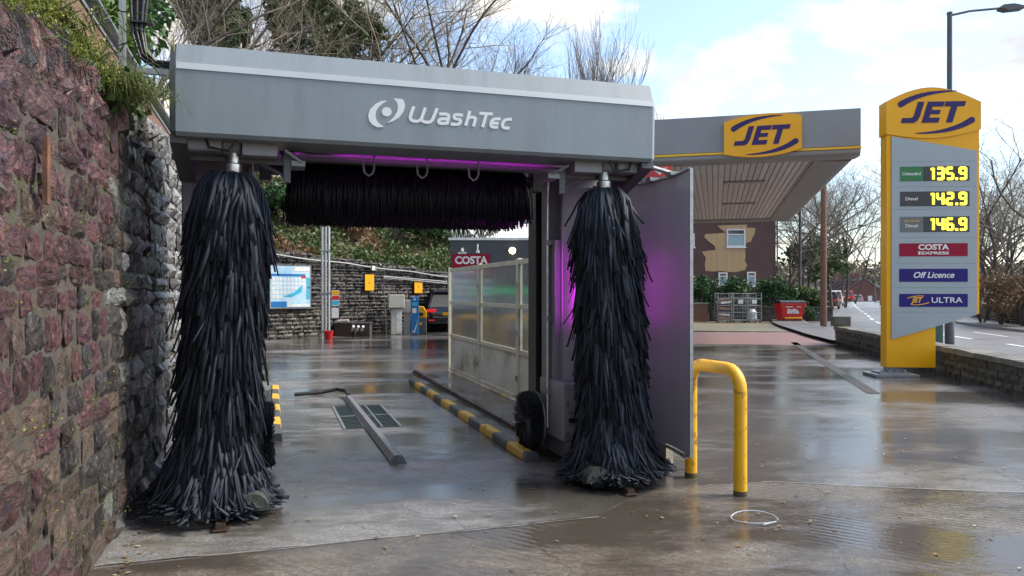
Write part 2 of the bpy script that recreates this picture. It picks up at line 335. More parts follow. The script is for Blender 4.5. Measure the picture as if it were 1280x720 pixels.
cream = M('cream_paint', (.66,.61,.46), (.56,.51,.38), 4, .45, .55, c3=(.28,.24,.16), s3=3, lo3=.55, hi3=.72)
cream_p = M('cream_kick_panel', (.66,.63,.55), (.56,.52,.44), 2.2, .5, .6, c3=(.27,.22,.15), s3=1.6, lo3=.5, hi3=.7)
cab_m = M('cabinet_cream', (.58,.55,.46), (.5,.47,.39), 5, .5)
shop_d = M('shop_charcoal', (.055,.062,.075), (.048,.054,.066), 2, .5)
costa_r = M('maroon_sign', (.27,.006,.03), rough=.45, spec=.2)
glass_d = M('dark_glass', (.02,.025,.03), rough=.05, spec=.8)
tyre = M('tyre_rubber', (.012,.012,.012), (.02,.02,.02), 10, .7)

# ================================================================= GROUND
def smooth01(t): t = min(max(t, 0), 1); return t*t*(3-2*t)
def gz(x, y): return -3.2*smooth01((y-125)/60.0)
ys = [-25, -10, 0, 10, 20, 40, 60, 80, 100, 125, 133, 141, 149, 157, 165, 173, 185, 230, 320, 480, 800, 1500]
xs_ = [-1200, -400, -150, -60, -20, 0, 20, 40, 60, 90, 120, 160, 300, 700, 1500]
struct('ground', MB().grid([[(x, y, gz(x, y)) for x in xs_] for y in ys]), asphalt)
# concrete wash bay floor and brushed apron
bay = [UV(-1.05, 4.96), UV(2.15, 4.96), UV(2.9, 5.6), UV(3.0, 16.5), UV(-1.05, 16.5)]
struct('wash_bay_floor', MB().add([(p[0], p[1], .004) for p in bay], [tuple(range(5))]), bayfloor)
ap = [UV(-1.05, -3), (14, -7.5, 0), (9.0, 5.2, 0), (4.06, 6.03, 0), (2.08, 6.38, 0), (1.2, 6.2, 0), UV(2.2, 5.0), UV(-1.05, 4.9)]
struct('concrete_apron', MB().add([(p[0], p[1], .0045) for p in ap], [tuple(range(8))]), apron_m)
# seam of pale sealant between apron and bay
def strip(pts, wd, z):
    m = MB(); a = []; b_ = []
    for i, p in enumerate(pts):
        q0 = Vector(pts[max(i-1, 0)][:2]); q1 = Vector(pts[min(i+1, len(pts)-1)][:2]); d = (q1-q0).normalized(); nn = Vector((-d.y, d.x))*wd/2
        zz = z + (p[2] if len(p) > 2 else 0)
        a.append((p[0]+nn.x, p[1]+nn.y, zz)); b_.append((p[0]-nn.x, p[1]-nn.y, zz))
    return m.grid([b_, a])
struct('slab_joint', strip([UV(-1.0+.08*i, 4.94+.006*math.sin(i*1.3)+.012*math.sin(i*.37)) for i in range(41)], .012, .009), lime)
struct('slab_joint', strip([(2.1+.1*i, 6.385-.178*.1*i+.007*math.sin(i*1.7)+.015*math.sin(i*.41), 0) for i in range(70)], .016, .009), lime)

# block paving by the bins and a trench repair
def paving(name, ca, cb, mo, sc_, rot):
    m = bpy.data.materials.new(name); m.use_nodes = True; n = m.node_tree.nodes; l = m.node_tree.links; b = n['Principled BSDF']
    t = n.new('ShaderNodeTexCoord'); mp = n.new('ShaderNodeMapping'); mp.inputs['Rotation'].default_value = (0, 0, rot); l.new(t.outputs['Object'], mp.inputs[0])
    br = n.new('ShaderNodeTexBrick'); br.inputs['Scale'].default_value = sc_; br.inputs['Color1'].default_value = (*ca, 1); br.inputs['Color2'].default_value = (*cb, 1); br.inputs['Mortar'].default_value = (*mo, 1)
    br.inputs['Mortar Size'].default_value = .03; l.new(mp.outputs[0], br.inputs[0]); l.new(br.outputs[0], b.inputs['Base Color']); b.inputs['Roughness'].default_value = .45
    return m
pv1 = paving('red_block_paving', (.30,.15,.125), (.24,.12,.10), (.13,.10,.09), 2.2, R(15))
pv2 = paving('buff_block_paving', (.24,.20,.13), (.19,.165,.11), (.10,.10,.05), 2.2, R(15))
def quad(name, pts, z, m): return struct(name, MB().add([(p[0], p[1], z) for p in pts], [tuple(range(len(pts)))]), m)
quad('block_paving', [G(700,428), G(1048,432), G(1030,416), G(700,414)], .005, pv1)
quad('block_paving', [G(840,413.5), G(1026,415), G(1004,402), G(860,402)], .006, pv2)
struct('trench_patch', strip([G(992,428), G(1020,446), G(1060,472), G(1092,492)], .20, .005), M('fresh_tarmac', (.035,.034,.033), (.06,.058,.055), 20, .55, bump=.5, bscale=40))

# road, pavements, kerbs, markings
cl = [(8.0,-22),(10.2,-8),(12.5,8),(15,22.7),(16,28),(18.6,38.4),(24.5,52.4),(32.8,72),(45.4,101),(55,123),(66,148),(78,176),(95,215)]
def dense(p, k=4):
    o = []
    for i in range(len(p)-1):
        p0 = Vector(p[max(i-1,0)]); p1 = Vector(p[i]); p2 = Vector(p[i+1]); p3 = Vector(p[min(i+2,len(p)-1)])
        for j in range(k):
            t = j/k; o.append(tuple(.5*((2*p1)+(p2-p0)*t+(2*p0-5*p1+4*p2-p3)*t*t+(3*p1-p0-3*p2+p3)*t**3)))
    o.append(p[-1]); return o
cl = dense(cl)
def offs(pts, d):
    o = []
    for i, p in enumerate(pts):
        q0 = Vector(pts[max(i-1,0)]); q1 = Vector(pts[min(i+1,len(pts)-1)]); t = (q1-q0).normalized(); o.append((p[0]+t.y*d, p[1]-t.x*d))
    return o
def ribbon(d0, d1, z0, z1=None):
    a, b_ = offs(cl, d0), offs(cl, d1); z1 = z0 if z1 is None else z1
    return MB().grid([[(p[0], p[1], gz(*p)+z0) for p in a], [(p[0], p[1], gz(*p)+z1) for p in b_]])
struct('road', ribbon(-3.6, 3.6, .012), road_m)
def kerbed(d0, d1, kd):
    m = MB(); sgn = [d0, d1]
    m2 = ribbon(d0, d1, .12); return m2
struct('pavement', ribbon(-5.2, -3.72, .12), pave_m)
struct('pavement', ribbon(3.72, 5.6, .12), pave_m)
kst = M('kerb_stone', (.24,.23,.22), (.18,.175,.17), 3, .6)
for d0, d1 in ((-3.72, -3.6), (3.6, 3.72)):
    k_ = MB(); a, b_ = offs(cl, d0), offs(cl, d1)
    f = lambda q, z: (q[0], q[1], gz(*q)+z)
    k_.grid([[f(p, -.05) for p in a], [f(p, .125) for p in a], [f(p, .125) for p in b_], [f(p, -.05) for p in b_]]); struct('kerb', k_, kst)
tot = 0; mk = MB(); dist = 0; last = None
for i in range(len(cl)-1):
    p, q = Vector(cl[i]), Vector(cl[i+1]); ln = (q-p).length; t = 0
    while t < ln:
        ph = (dist+t) % 6.0
        if ph < 3.4 and p.y > 5:
            a = p+(q-p)*(t/ln); b_ = p+(q-p)*(min(t+.5, ln)/ln); d = (q-p).normalized(); nn = Vector((-d.y, d.x))*.075
            mk.add([(a.x-nn.x,a.y-nn.y,gz(*a)+.017),(b_.x-nn.x,b_.y-nn.y,gz(*b_)+.017),(b_.x+nn.x,b_.y+nn.y,gz(*b_)+.017),(a.x+nn.x,a.y+nn.y,gz(*a)+.017)], [(0,1,2,3)])
        t += .5
    dist += ln
struct('road_markings', mk, white_paint)
mk = MB()
for x0, y0, x1, y1 in ((14.2+2.2, 20, 14.2+2.7, 23), (20, 34.5, 21.1, 37.5), (17.6, 27, 18.2, 30)):
    d = (Vector((x1,y1))-Vector((x0,y0))).normalized(); nn = Vector((-d.y,d.x))*.06
    mk.add([(x0-nn.x,y0-nn.y,.018),(x1-nn.x,y1-nn.y,.018),(x1+nn.x,y1+nn.y,.018),(x0+nn.x,y0+nn.y,.018)], [(0,1,2,3)])
struct('road_markings', mk, white_paint)

# ================================================================= STONE WALLS
rs = random.Random(7)
def stone_mesh(seed, nx=7, nz=5, depth=1.0, rough_=.26):
    r = random.Random(seed); m = MB(); vs = []; cut = [r.uniform(0, .10) for _ in range(4)]
    tilt = (r.uniform(-.25,.25), r.uniform(-.25,.25))
    for j in range(nz):
        for i in range(nx):
            x = i/(nx-1)-.5; z = j/(nz-1)-.5; ed = i in (0, nx-1) or j in (0, nz-1)
            cr_ = i in (0, nx-1) and j in (0, nz-1)
            y = -(.40 + r.uniform(-.15,.1)) if ed else -(.78 + r.uniform(-rough_, rough_) + tilt[0]*x*1.5 + tilt[1]*z*1.5)
            if cr_: x *= 1-cut[(i > 0)*2+(j > 0)]; z *= 1-cut[(i > 0)*2+(j > 0)]*1.2
            x += r.uniform(-.035,.035); z += r.uniform(-.045,.045)
            vs.append((x, y, z))
    fs = [(j*nx+i, j*nx+i+1, (j+1)*nx+i+1, (j+1)*nx+i) for j in range(nz-1) for i in range(nx-1)]
    ring = [i for i in range(nx)] + [j*nx+nx-1 for j in range(1, nz)] + [(nz-1)*nx+i for i in range(nx-2, -1, -1)] + [j*nx for j in range(nz-2, 0, -1)]
    n0 = len(vs); vs += [(vs[k][0]*.98, .0, vs[k][2]*.98) for k in ring]; m_ = len(ring)
    fs += [(ring[(k+1) % m_], ring[k], n0+k, n0+(k+1) % m_) for k in range(m_)]
    return vs, fs
def stone_bank(prefix, mat, n, seed, **kw):
    o = []
    for i in range(n):
        vs, fs = stone_mesh(seed+i, **kw); m = MB(); m.add(vs, fs); me = m.mesh(prefix); me.materials.append(mat); o.append(me)
    return o
banks = {'red': stone_bank('stone', st_red, 8, 100), 'brown': stone_bank('stone', st_brown, 8, 200), 'dark': stone_bank('stone', st_dark, 8, 300), 'lime': stone_bank('stone', st_lime, 8, 400)}
raw = [stone_mesh(900+i, 4, 3) for i in range(10)]

wall = thing('retaining_wall', 'tall rough purple-red stone retaining wall beside the wash gantry', 'wall', UV(-1.0, 0), A+R(90))
TOPZ = lambda v: 2.42 + .07*min(max(v-2, 0), 9)
core = MB(); cols = [v for v in np.arange(-3, 27.01, .5)]
core.grid([[(v, 0, -.05) for v in cols], [(v, 0, TOPZ(v)) for v in cols], [(v, .6, TOPZ(v)) for v in cols], [(v, .6, -.05) for v in cols]])
lk('mortar', core, mortar, wall)
slots = []; z = 0.0
while z < 3.3:
    h = rs.uniform(.10, .20); v = -2.5 + rs.uniform(-.3, 0)
    while v < 26.3:
        wd = rs.uniform(.13, .36) if v < 12 else rs.uniform(.3, .6)
        tz = TOPZ(v)+.03; hh = h if z+h+.10 < tz else tz-z
        if hh > .05: slots.append((v+wd/2, z+hh/2 + rs.uniform(-.012,.012), wd, hh))
        v += wd
    z += h
def mtype(v, z):
    q = v + .35*math.sin(z*2.1) + rs.uniform(-.7, .7)
    if q < 5.0: return 'brown' if (rs.random() < (.42 if z < 1.1 else .12)) else ('dark' if rs.random() < .10 else 'red')
    if q < 5.75: return 'dark' if rs.random() < .8 else 'brown'
    return 'lime' if rs.random() < min(.85, .25+(v-5.4)*.45) else 'dark'
vis = [s for s in slots if 3.15 < s[0] < 9.4]
vis.sort(key=lambda s: -(s[2]*s[3])/(s[0]+.3)**2)
near = vis[:300]; nset = set(near); rest = [s for s in slots if s not in nset]
for v, z, wd, h in near:
    me = rs.choice(banks[mtype(v, z)]); o = lk('stone', me, None, wall, (v, .012, z)); o.scale = (wd*.98*rs.choice((-1, 1)), rs.uniform(.022,.044)*(1.2 if v > 5.6 else 1), h*.965); o.rotation_euler = (rs.uniform(-.1,.1), rs.uniform(-.05,.05), rs.uniform(-.12,.12))
rm = {'lime': MB(), 'red': MB(), 'dark': MB()}
for v, z, wd, h in rest:
    t = mtype(v, z); t = 'red' if t == 'brown' else t
    if v > 13: t = 'dark'
    vs, fs = rs.choice(raw); d = rs.uniform(.06,.11); rm[t].add([(v+p[0]*wd*.95, p[1]*d+.012, z+p[2]*h*.93) for p in vs], fs)
for t, mm in (('lime', st_lime), ('red', st_brown), ('dark', st_far)):
    if rm[t].v: stuff(lk('stone_facing', rm[t], mm, wall))
lk('rusty_plate', MB().box(3.72, 3.77, -.070, -.050, 1.98, 2.27), rust, wall)
# upright coping slabs
v = 2.6; cvar = stone_bank('coping_stone', st_red, 5, 500, nx=3, nz=5, rough_=.25) + stone_bank('coping_stone', st_dark, 3, 520, nx=3, nz=5, rough_=.25)
cvar2 = stone_bank('coping_stone', st_lime, 4, 540, nx=3, nz=5, rough_=.25)
while v < 12:
    wd = rs.uniform(.09, .17); h = rs.uniform(.24, .40)
    o = lk('coping_stone', rs.choice(cvar if v < 6.3 else cvar2), None, wall, (v+wd/2, .12, TOPZ(v)+h*.42)); o.scale = (wd*.95, rs.uniform(.14,.2), h); o.rotation_euler = (rs.uniform(-.12,.06), rs.uniform(-.12,.12), rs.uniform(-.2,.2)); v += wd

# far retaining wall, oblique behind the wash
FC = Vector(UV(-1.0, 26.4)); FA = R(48.5); FD = Vector((math.cos(FA), math.sin(FA), 0)); FN = Vector((FD.y, -FD.x, 0))
far = thing('retaining_wall', 'dark far stone retaining wall below the overgrown bank', 'wall', (FC.x, FC.y, 0), FA)
FT = lambda t: 3.15 - .078*min(max(t, 0), 9)
ts = [i*.5 for i in range(0, 61)]
lk('mortar', MB().grid([[(t, 0, -.05) for t in ts], [(t, 0, FT(t)) for t in ts], [(t, .5, FT(t)) for t in ts], [(t, .5, -.05) for t in ts]]), mortar_d, far)
fs_ = MB(); z = 0; fpale = MB()
while z < 3.1:
    h = rs.uniform(.09, .17); t = rs.uniform(-.2, 0)
    while t < 16:
        wd = rs.uniform(.12, .42)
        if z+h < FT(t)+.04 and t+wd/2 > .05:
            vs, f2 = rs.choice(raw); d = rs.uniform(.04,.16); h_j = rs.uniform(.75,1.05)
            (fpale if (t < 2.9 and z < 1.0 and rs.random() < .7) or rs.random() < .04 else fs_).add([(t+wd/2+p[0]*wd*.94, p[1]*d+.01, z+h/2+p[2]*h*.92*h_j) for p in vs], f2)
        t += wd
    z += h
stuff(lk('stone_facing', fs_, st_far, far)); stuff(lk('stone_facing', fpale, M('pale_worn_stone', (.16,.145,.12), (.09,.08,.07), 3, .7, bump=.5, bscale=10), far))

# ================================================================= CAR WASH GANTRY
gan = thing('car_wash_gantry', 'grey rollover car wash gantry with black foam brushes over the wet bay', 'car wash', UV(1.17, 6.5), A)
HX = 1.855
prof = [(-.835,2.675),(-.862,2.70),(-.875,3.125),(-.862,3.17),(-.81,3.315),(-.74,3.33),(-.46,3.33),(-.46,3.29),(-.74,3.28),(-.80,3.12),(-.80,2.72),(-.46,2.70),(-.46,2.675)]
hd = MB(); st = [(-HX, .055, .03), (-HX+.045, 0, 0), (HX-.045, 0, 0), (HX, .055, .03)]; rows = []
for x, iy, iz in st:
    rows.append([(x, y+(iy if y < -.6 else 0), min(max(z, 2.675+iz), 3.33-iz)) for y, z in prof])
npf = len(prof)
hd.add([p for r in rows for p in r], [(i*npf+j, i*npf+(j+1) % npf, (i+1)*npf+(j+1) % npf, (i+1)*npf+j) for i in range(3) for j in range(npf)])
header = lk('header_fascia', hd, grey_body, gan)
for s_ in (-1, 1):
    x0, x1 = (HX-.012, HX-.001) if s_ > 0 else (-HX+.001, -HX+.012)
    lk('end_cap', MB().prism([(-.80,2.72),(-.80,3.12),(-.745,3.29),(-.46,3.29),(-.46,2.72)], x0, x1, 'x'), grey_body, header)
lk('highlight_stripe', MB().prism([(-.882,3.125),(-.868,3.172),(-.856,3.172),(-.868,3.12)], -HX+.05, HX-.046, 'x'), grey_stripe, header)
def crescent(cx, cz, ro, ri, dx_, dz_, a0, a1, sx=1.0, n=22, rot=0):
    o = []
    for i in range(n+1):
        a = R(a0+(a1-a0)*i/n); o.append((ro*math.cos(a)*sx, ro*math.sin(a)))
    for i in range(n, -1, -1):
        a = R(a0+(a1-a0)*i/n); o.append((ri*math.cos(a)*sx+dx_, ri*math.sin(a)+dz_))
    return [(cx+x, cz+z) for x, z in o]
wl = M('logo_white', (.66,.68,.69), rough=.45)
cx, cz = -.375, 2.930
ZK = .00593/6.4
def ZP(x, y): return (cx+(x-209)*ZK*1.06, cz-((y-198)-.066*(x-209))*ZK)
def flat(name, pl, m_, par): return lk(name, MB().prism([ZP(*p) for p in pl], -.8722, -.860), m_, par)
flat('emblem', [(213,108),(170,112),(125,135),(85,180),(70,225),(78,270),(105,305),(140,322),(187,320),(160,300),(135,270),(125,235),(128,200),(145,165),(175,135),(200,118)], wl, header)
flat('emblem', [(230,80),(270,70),(310,80),(340,110),(348,150),(335,195),(305,240),(260,272),(207,290),(235,268),(265,235),(287,195),(293,155),(285,120),(265,95)], wl, header)
flat('emblem', [(209+37*math.cos(R(a)), 198+37*math.sin(R(a))) for a in range(0, 360, 15)], wl, header)
def dense2(p, k=3):
    o = []
    for i in range(len(p)-1):
        q = [Vector(p[max(i-1, 0)]), Vector(p[i]), Vector(p[i+1]), Vector(p[min(i+2, len(p)-1)])]
        for j in range(k):
            t = j/k; o.append(tuple(.5*((2*q[1])+(q[2]-q[0])*t+(2*q[0]-5*q[1]+4*q[2]-q[3])*t*t+(3*q[1]-q[0]-3*q[2]+q[3])*t**3)))
    o.append(p[-1]); return o
def stroke(pts, w_):
    pts = dense2(pts) if len(pts) > 3 else pts; l_, r_ = [], []
    for i, p in enumerate(pts):
        d = (Vector(pts[min(i+1, len(pts)-1)])-Vector(pts[max(i-1, 0)])).normalized(); l_.append((p[0]-d.y*w_/2, p[1]+d.x*w_/2)); r_.append((p[0]+d.y*w_/2, p[1]-d.x*w_/2))
    return l_+r_[::-1]
for ch in ([[(414,152),(390,225),(388,250),(405,268),(440,272),(462,262),(478,235),(502,162)], [(478,238),(472,258),(490,275),(525,280),(550,268),(565,240),(594,166)]],
           [[(610,212),(668,214),(684,226),(682,245),(670,296)], [(668,288),(625,289),(608,280),(611,262),(628,252),(676,253)]],
           [[(798,222),(745,216),(730,225),(728,243),(745,252),(770,256),(778,270),(768,290),(745,297),(700,293)]],
           [[(852,184),(835,250),(818,308)], [(832,262),(845,241),(880,238),(896,248),(893,268),(880,314)]],
           [[(928,203),(980,206),(1038,209)], [(985,212),(970,265),(954,320)]],
           [[(1102,250),(1055,250),(1034,263),(1022,292),(1032,316),(1080,319)], [(1026,284),(1050,285),(1086,286)]],
           [[(1194,251),(1145,256),(1124,276),(1117,303),(1130,324),(1174,325)]]):
    m_ = MB()
    for k_, st_ in enumerate(ch): m_.prism([ZP(*p) for p in stroke(st_, 25)], -.8722-.0003*k_, -.860)
    lk('letter', m_, wl, header)

def strips(paths, wd, th, widths=(1, 1, 1, .9, .7), seed=1, twist=.7):
    """paths: array (n, k, 3) of ribbon centre lines -> closed thin boxes"""
    rg = np.random.default_rng(seed); n, k, _ = paths.shape
    d = np.gradient(paths, axis=1); d /= np.linalg.norm(d, axis=2, keepdims=True)+1e-9
    ref = rg.normal(size=(n, 1, 3)); rad = paths[:, -1:, :]-paths[:, :1, :]; rad[..., 2] = 0
    tang = np.cross(np.array([0, 0, 1.0]), rad); tang /= np.linalg.norm(tang, axis=2, keepdims=True)+1e-9
    w_ = tang + twist*ref; w_ = w_ - d*np.sum(w_*d, 2, keepdims=True); w_ /= np.linalg.norm(w_, axis=2, keepdims=True)+1e-9
    nn = np.cross(d, w_); wid = (np.array(widths)[None, :, None]*wd*rg.uniform(.7, 1.25, (n, 1, 1)))/2
    V = np.stack([paths+w_*wid+nn*th/2, paths-w_*wid+nn*th/2, paths-w_*wid-nn*th/2, paths+w_*wid-nn*th/2], 2)  # n,k,4,3
    base = (np.arange(n)*k*4)[:, None, None]; i = np.arange(k-1)[None, :, None]*4; q = np.arange(4)[None, None, :]; q2 = (q+1) % 4
    F = np.stack([base+i+q, base+i+q2, base+i+4+q2, base+i+4+q], -1).reshape(-1, 4)
    e = np.stack([np.arange(n)*k*4+(k-1)*4+j for j in range(4)], -1)
    return V.reshape(-1, 3), np.concatenate([F, e])
def side_brush_mesh(seed):
    rg = np.random.default_rng(seed); n = 5400
    z0 = rg.uniform(.18, 2.44, n); z0[:520] = rg.uniform(2.36, 2.47, 520); z0[520:1500] = rg.uniform(.14, .72, 980)
    ph = rg.uniform(0, 2*np.pi, n); L_ = rg.uniform(.20, .52, n)
    f = np.clip((.80-z0)/.62, 0, 1); f = f*f*(3-2*f)
    tuft = .022*np.sin(7*ph+z0*9) + .02*np.sin(4*ph-z0*13)
    Rr = .220 + tuft + rg.normal(0, .014, n) + .13*f
    top = np.clip((z0-2.25)/.2, 0, 1); Rr -= .012*top
    j = .012 + np.abs(rg.normal(0, .038, n)) + f*rg.uniform(.0, .11, n)
    dph = rg.normal(0, .16, n)*(1+.6*f)
    drop = L_*(1-.55*f)
    rr = np.stack([np.full(n, .05), Rr*.66, Rr*.95, Rr+j*.35, Rr+j], 1)
    zz = np.stack([z0, z0+.03-.05*f-.03*top, z0-.07*(1-.4*f)-.02, z0-.08-drop*.5, z0-.08-drop], 1)
    zz = np.maximum(zz, .06+rg.uniform(0, .09, (n, 1)))
    pp = ph[:, None] + dph[:, None]*np.array([0, .2, .45, .75, 1.0])[None]
    X = np.stack([rr*np.cos(pp), rr*np.sin(pp), zz], 2)
    V, F = strips(X, .026, .006, (.9, 1.0, 1.0, 1.0, .8), seed, .32)
    return npmesh('bristles', V, F)
bme = [side_brush_mesh(11), side_brush_mesh(23)]
for me in bme: me.materials.append(bristle_m)
for i, (bx_, bs_) in enumerate(((-1.455, -1.60), (1.50, 1.60))):
    by = -.59
    sb = lk('side_brush', MB().lathe([(.035,.12),(.035,2.48)], 12), grey_dark, gan, (bs_, by, 0), (0, math.atan2(bx_-bs_, 2.5), 0))
    o = lk('bristles', bme[i], None, sb); stuff(o)
    smooth(lk('hub', MB().lathe([(.056,2.45),(.062,2.47),(.062,2.535),(.045,2.545),(.045,2.62)], 20), steel_w, sb))
    lk('base_disc', MB().lathe([(.16,.10),(.17,.115),(.17,.13),(.06,.15)], 20), black_pl, sb)
    s_ = -1 if i == 0 else 1
    # drive motor, gearbox and carrier arm above the brush
    mo = bev(lk('drive_motor', MB().box(bx_-.34 if s_ < 0 else bx_+.07, bx_-.07 if s_ < 0 else bx_+.34, by-.13, by+.13, 2.60, 2.83), silver_p, gan), .02)
    lk('motor_end', MB().lathe([(.07, bx_-s_*.06),(.085, bx_-s_*.04),(.085, bx_+s_*.06),(.07, bx_+s_*.08)], 16, (by, 2.68), 'x'), silver_p, mo)
    lk('gearbox', MB().cbox((bx_-s_*.19, by, 2.67), (.24, .22, .16)), silver_p, mo)
    m = MB().tube([(bx_+s_*.22, by-.14, 2.82), (bx_+s_*.15, by-.17, 2.62), (bx_+s_*.02, by-.17, 2.60), (bx_-s_*.12, by-.15, 2.80), (bx_-s_*.3, by-.02, 2.86)], .011, 7)
    lk('cable', m, black_pl, mo)
    lk('carrier_arm', MB().box(bx_-.42, bx_+.42, by+.05, by+.11, 2.56, 2.598).box(bx_-s_*.38-.025, bx_-s_*.38+.025, by+.0, by+.06, 2.42, 2.64).tube([(bx_-s_*.38, by+.03, 2.46), (bx_-s_*.10, by+.08, 2.60)], .014, 6), grey_dark, gan)
    lk('bracket', MB().box(bx_-s_*.46-.05, bx_-s_*.46+.05, by-.02, by+.2, 2.54, 2.58).tube([(bx_-s_*.5, by, 2.56), (bx_-s_*.36, by-.1, 2.64)], .012, 6), silver_p, gan)

# top frame
lk('cross_beam', MB().box(-1.62, 1.62, .02, .14, 2.69, 2.84), silver_p, gan)
lk('cross_beam', MB().box(-1.45, 1.5, -.22, -.17, 2.755, 2.795), silver_p, gan)
smooth(lk('carrier_tube', MB().tube([(-1.5, -.12, 2.715), (1.55, -.12, 2.715)], .020, 12), silver_p, gan))
lk('roof_shade_plate', MB().box(-1.80, 1.80, -.46, 1.15, 3.24, 3.27), grey_dark, gan)  # unseen dark sheet, added to cast shadow on the machinery below
lk('rear_fascia', MB().box(-1.84, 1.84, 1.15, 1.2, 2.75, 3.30), grey_body, gan)
for s_ in (-1, 1):
    lk('side_beam', MB().box(s_*1.80-.045, s_*1.80+.045, -.80, 1.15, 2.70, 3.0), grey_dark, gan)
    lk('end_bracket', MB().prism([(-.80,2.69),(-.80,2.63),(-.2,2.45),(-.1,2.45),(-.1,2.69)], s_*1.80-.055, s_*1.80+.055, 'x'), grey_dark, gan)
lk('light_bar', MB().box(-1.25, 1.3, -.45, -.42, 2.765, 2.795), led_m, gan); lk('light_shield', MB().box(-1.27, 1.32, -.455, -.31, 2.745, 2.755), grey_dark, gan)  # thin plate under the bar is an added shield keeping magenta off the roof brush
for px_ in (-.42, .02, .46):
    lk('hose_hook', MB().tube([(px_+.03, -.25, 2.86), (px_+.03, -.25, 2.60), (px_+.015, -.25, 2.565), (px_-.015, -.25, 2.545), (px_-.05, -.25, 2.575), (px_-.06, -.25, 2.66)], .009, 7), silver_p, gan)
lk('spray_motor', MB().lathe([(.05,-.98),(.07,-.96),(.07,-.70),(.05,-.68)], 14, (-.2, 2.80), 'x'), silver_p, gan)
lk('spray_motor', MB().lathe([(.05,1.12),(.06,1.14),(.06,1.34),(.05,1.36)], 14, (-.25, 2.77), 'x'), silver_p, gan)
cb_ = MB()
for i in range(5):
    cb_.tube([(-1.3+.02*i, -.32+.02*i, 2.84), (-1.1, -.33, 2.74-.02*i), (-.9, -.31, 2.70+.015*i), (-.7, -.3, 2.80), (-.4, -.28, 2.84)], .010, 6)
lk('cable_loom', cb_, black_pl, gan)

# pillars
for s_ in (-1, 1):
    X = lambda a, b: (min(s_*a, s_*b), max(s_*a, s_*b))
    pil = bev(lk('pillar', MB().box(*X(1.46, 1.90), .32, .90, .24, 2.9), silver_p, gan), .012)
    lk('guide_channel', MB().box(*X(1.335, 1.462), .80, .93, .24, 2.85).box(*X(1.335, 1.37), .70, .80, .24, 2.85), black_pl, pil)
    lk('lift_profile', MB().box(*X(1.37, 1.462), .44, .62, .26, 2.80), silver_p, pil)
    lk('lift_profile', MB().box(*X(1.40, 1.462), .33, .42, .26, 2.10), silver_p, pil)
    lk('guide_rod', MB().tube([(s_*1.345, .38, .3), (s_*1.345, .38, 2.7)], .014, 8), steel_w, pil)
    for z in (.62, 1.32, 2.05): lk('rod_clamp', MB().box(*X(1.325, 1.47), .345, .415, z, z+.05), galv, pil)
    lk('cable_duct', MB().box(*X(1.42, 1.465), .635, .70, .26, 2.8), grey_dark, pil)
    if s_ > 0: lk('led_strip', MB().box(*X(1.60, 1.612), .195, .210, 1.30, 2.0), led_s, pil)
    if s_ > 0: lk('led_strip', MB().box(*X(1.60, 1.62), .285, .312, 1.35, 2.0), led_b, pil)
    lk('latch', MB().box(*X(1.56, 1.64), .30, .325, 1.30, 1.34), black_pl, pil)
    bx = bev(lk('drive_housing', MB().box(*X(1.36, 1.86), .02, .66, .22, .76), silver_p, gan), .018)
    lk('cover_panel', MB().box(*X(1.42, 1.66), -.004, .022, .50, .72), grey_dark if s_ < 0 else silver_p, bx)
    lk('vent_slot', MB().box(*X(1.42, 1.52), -.010, .022, .40, .44), black_pl, bx)
    lk('bolt', MB().lathe([(.016,-.012),(.016,.03)], 10, (s_*1.40, .58), 'y'), steel_w, bx)
    lk('bolt', MB().lathe([(.016,-.012),(.016,.03)], 10, (s_*1.40, .30), 'y'), steel_w, bx)
    bev(lk('foot_beam', MB().box(*X(1.39, 1.60), -.82, 1.35, .055, .235), grey_dark, gan), .012)
    fm = M('mossy_cover', (.07,.075,.065), (.035,.045,.035), 14, .7, bump=.4, bscale=40) if s_ < 0 else MATS['mossy_cover']
    for xc in (1.31, 1.68):
        lk('end_cover', MB().prism([(s_*xc+.11*math.cos(R(a)), .075+.12*math.sin(R(a))) for a in range(0, 181, 20)], -.92, -.70, 'y'), fm, gan)
    for yy in (-.55, .95):
        lk('rail_wheel', MB().lathe([(.05, s_*1.49-.03),(.075, s_*1.49-.03),(.075, s_*1.49+.03),(.05, s_*1.49+.03)], 16, (yy, .085), 'x'), railst, gan)
# wheel washing brushes
rg = np.random.default_rng(5); n = 2600
ph = rg.uniform(0, 2*np.pi, n); r0 = rg.uniform(.03, .12, n); r1 = rg.uniform(.24, .295, n); xx = rg.uniform(-.055, .055, n)
rr = np.stack([r0, r0*.5+r1*.5, r1], 1); xo = np.stack([xx*.5, xx*.9, xx*1.1+rg.normal(0, .012, n)], 1)
pp = ph[:, None]+rg.normal(0, .05, n)[:, None]*np.array([0, .5, 1])[None]
V, F = strips(np.stack([xo, rr*np.cos(pp), rr*np.sin(pp)], 2), .011, .004, (1, 1, .7), 6, .6)
wbm = npmesh('wheel_bristles', V, F); wbm.materials.append(wheel_br)
for s_ in (-1, 1):
    wb = smooth(lk('wheel_brush', MB().lathe([(.05, s_*1.36),(.13, s_*1.30),(.20, s_*1.27),(.13, s_*1.22),(.04, s_*1.21)], 24, (.62, .33), 'x'), black_pl, gan))
    stuff(lk('bristles', wbm, None, wb, (s_*1.235, .62, .33)))
    lk('backing_plate', MB().lathe([(.03, s_*1.305),(.285, s_*1.30),(.285, s_*1.315),(.03, s_*1.33)], 28, (.62, .33), 'x'), galv, wb)
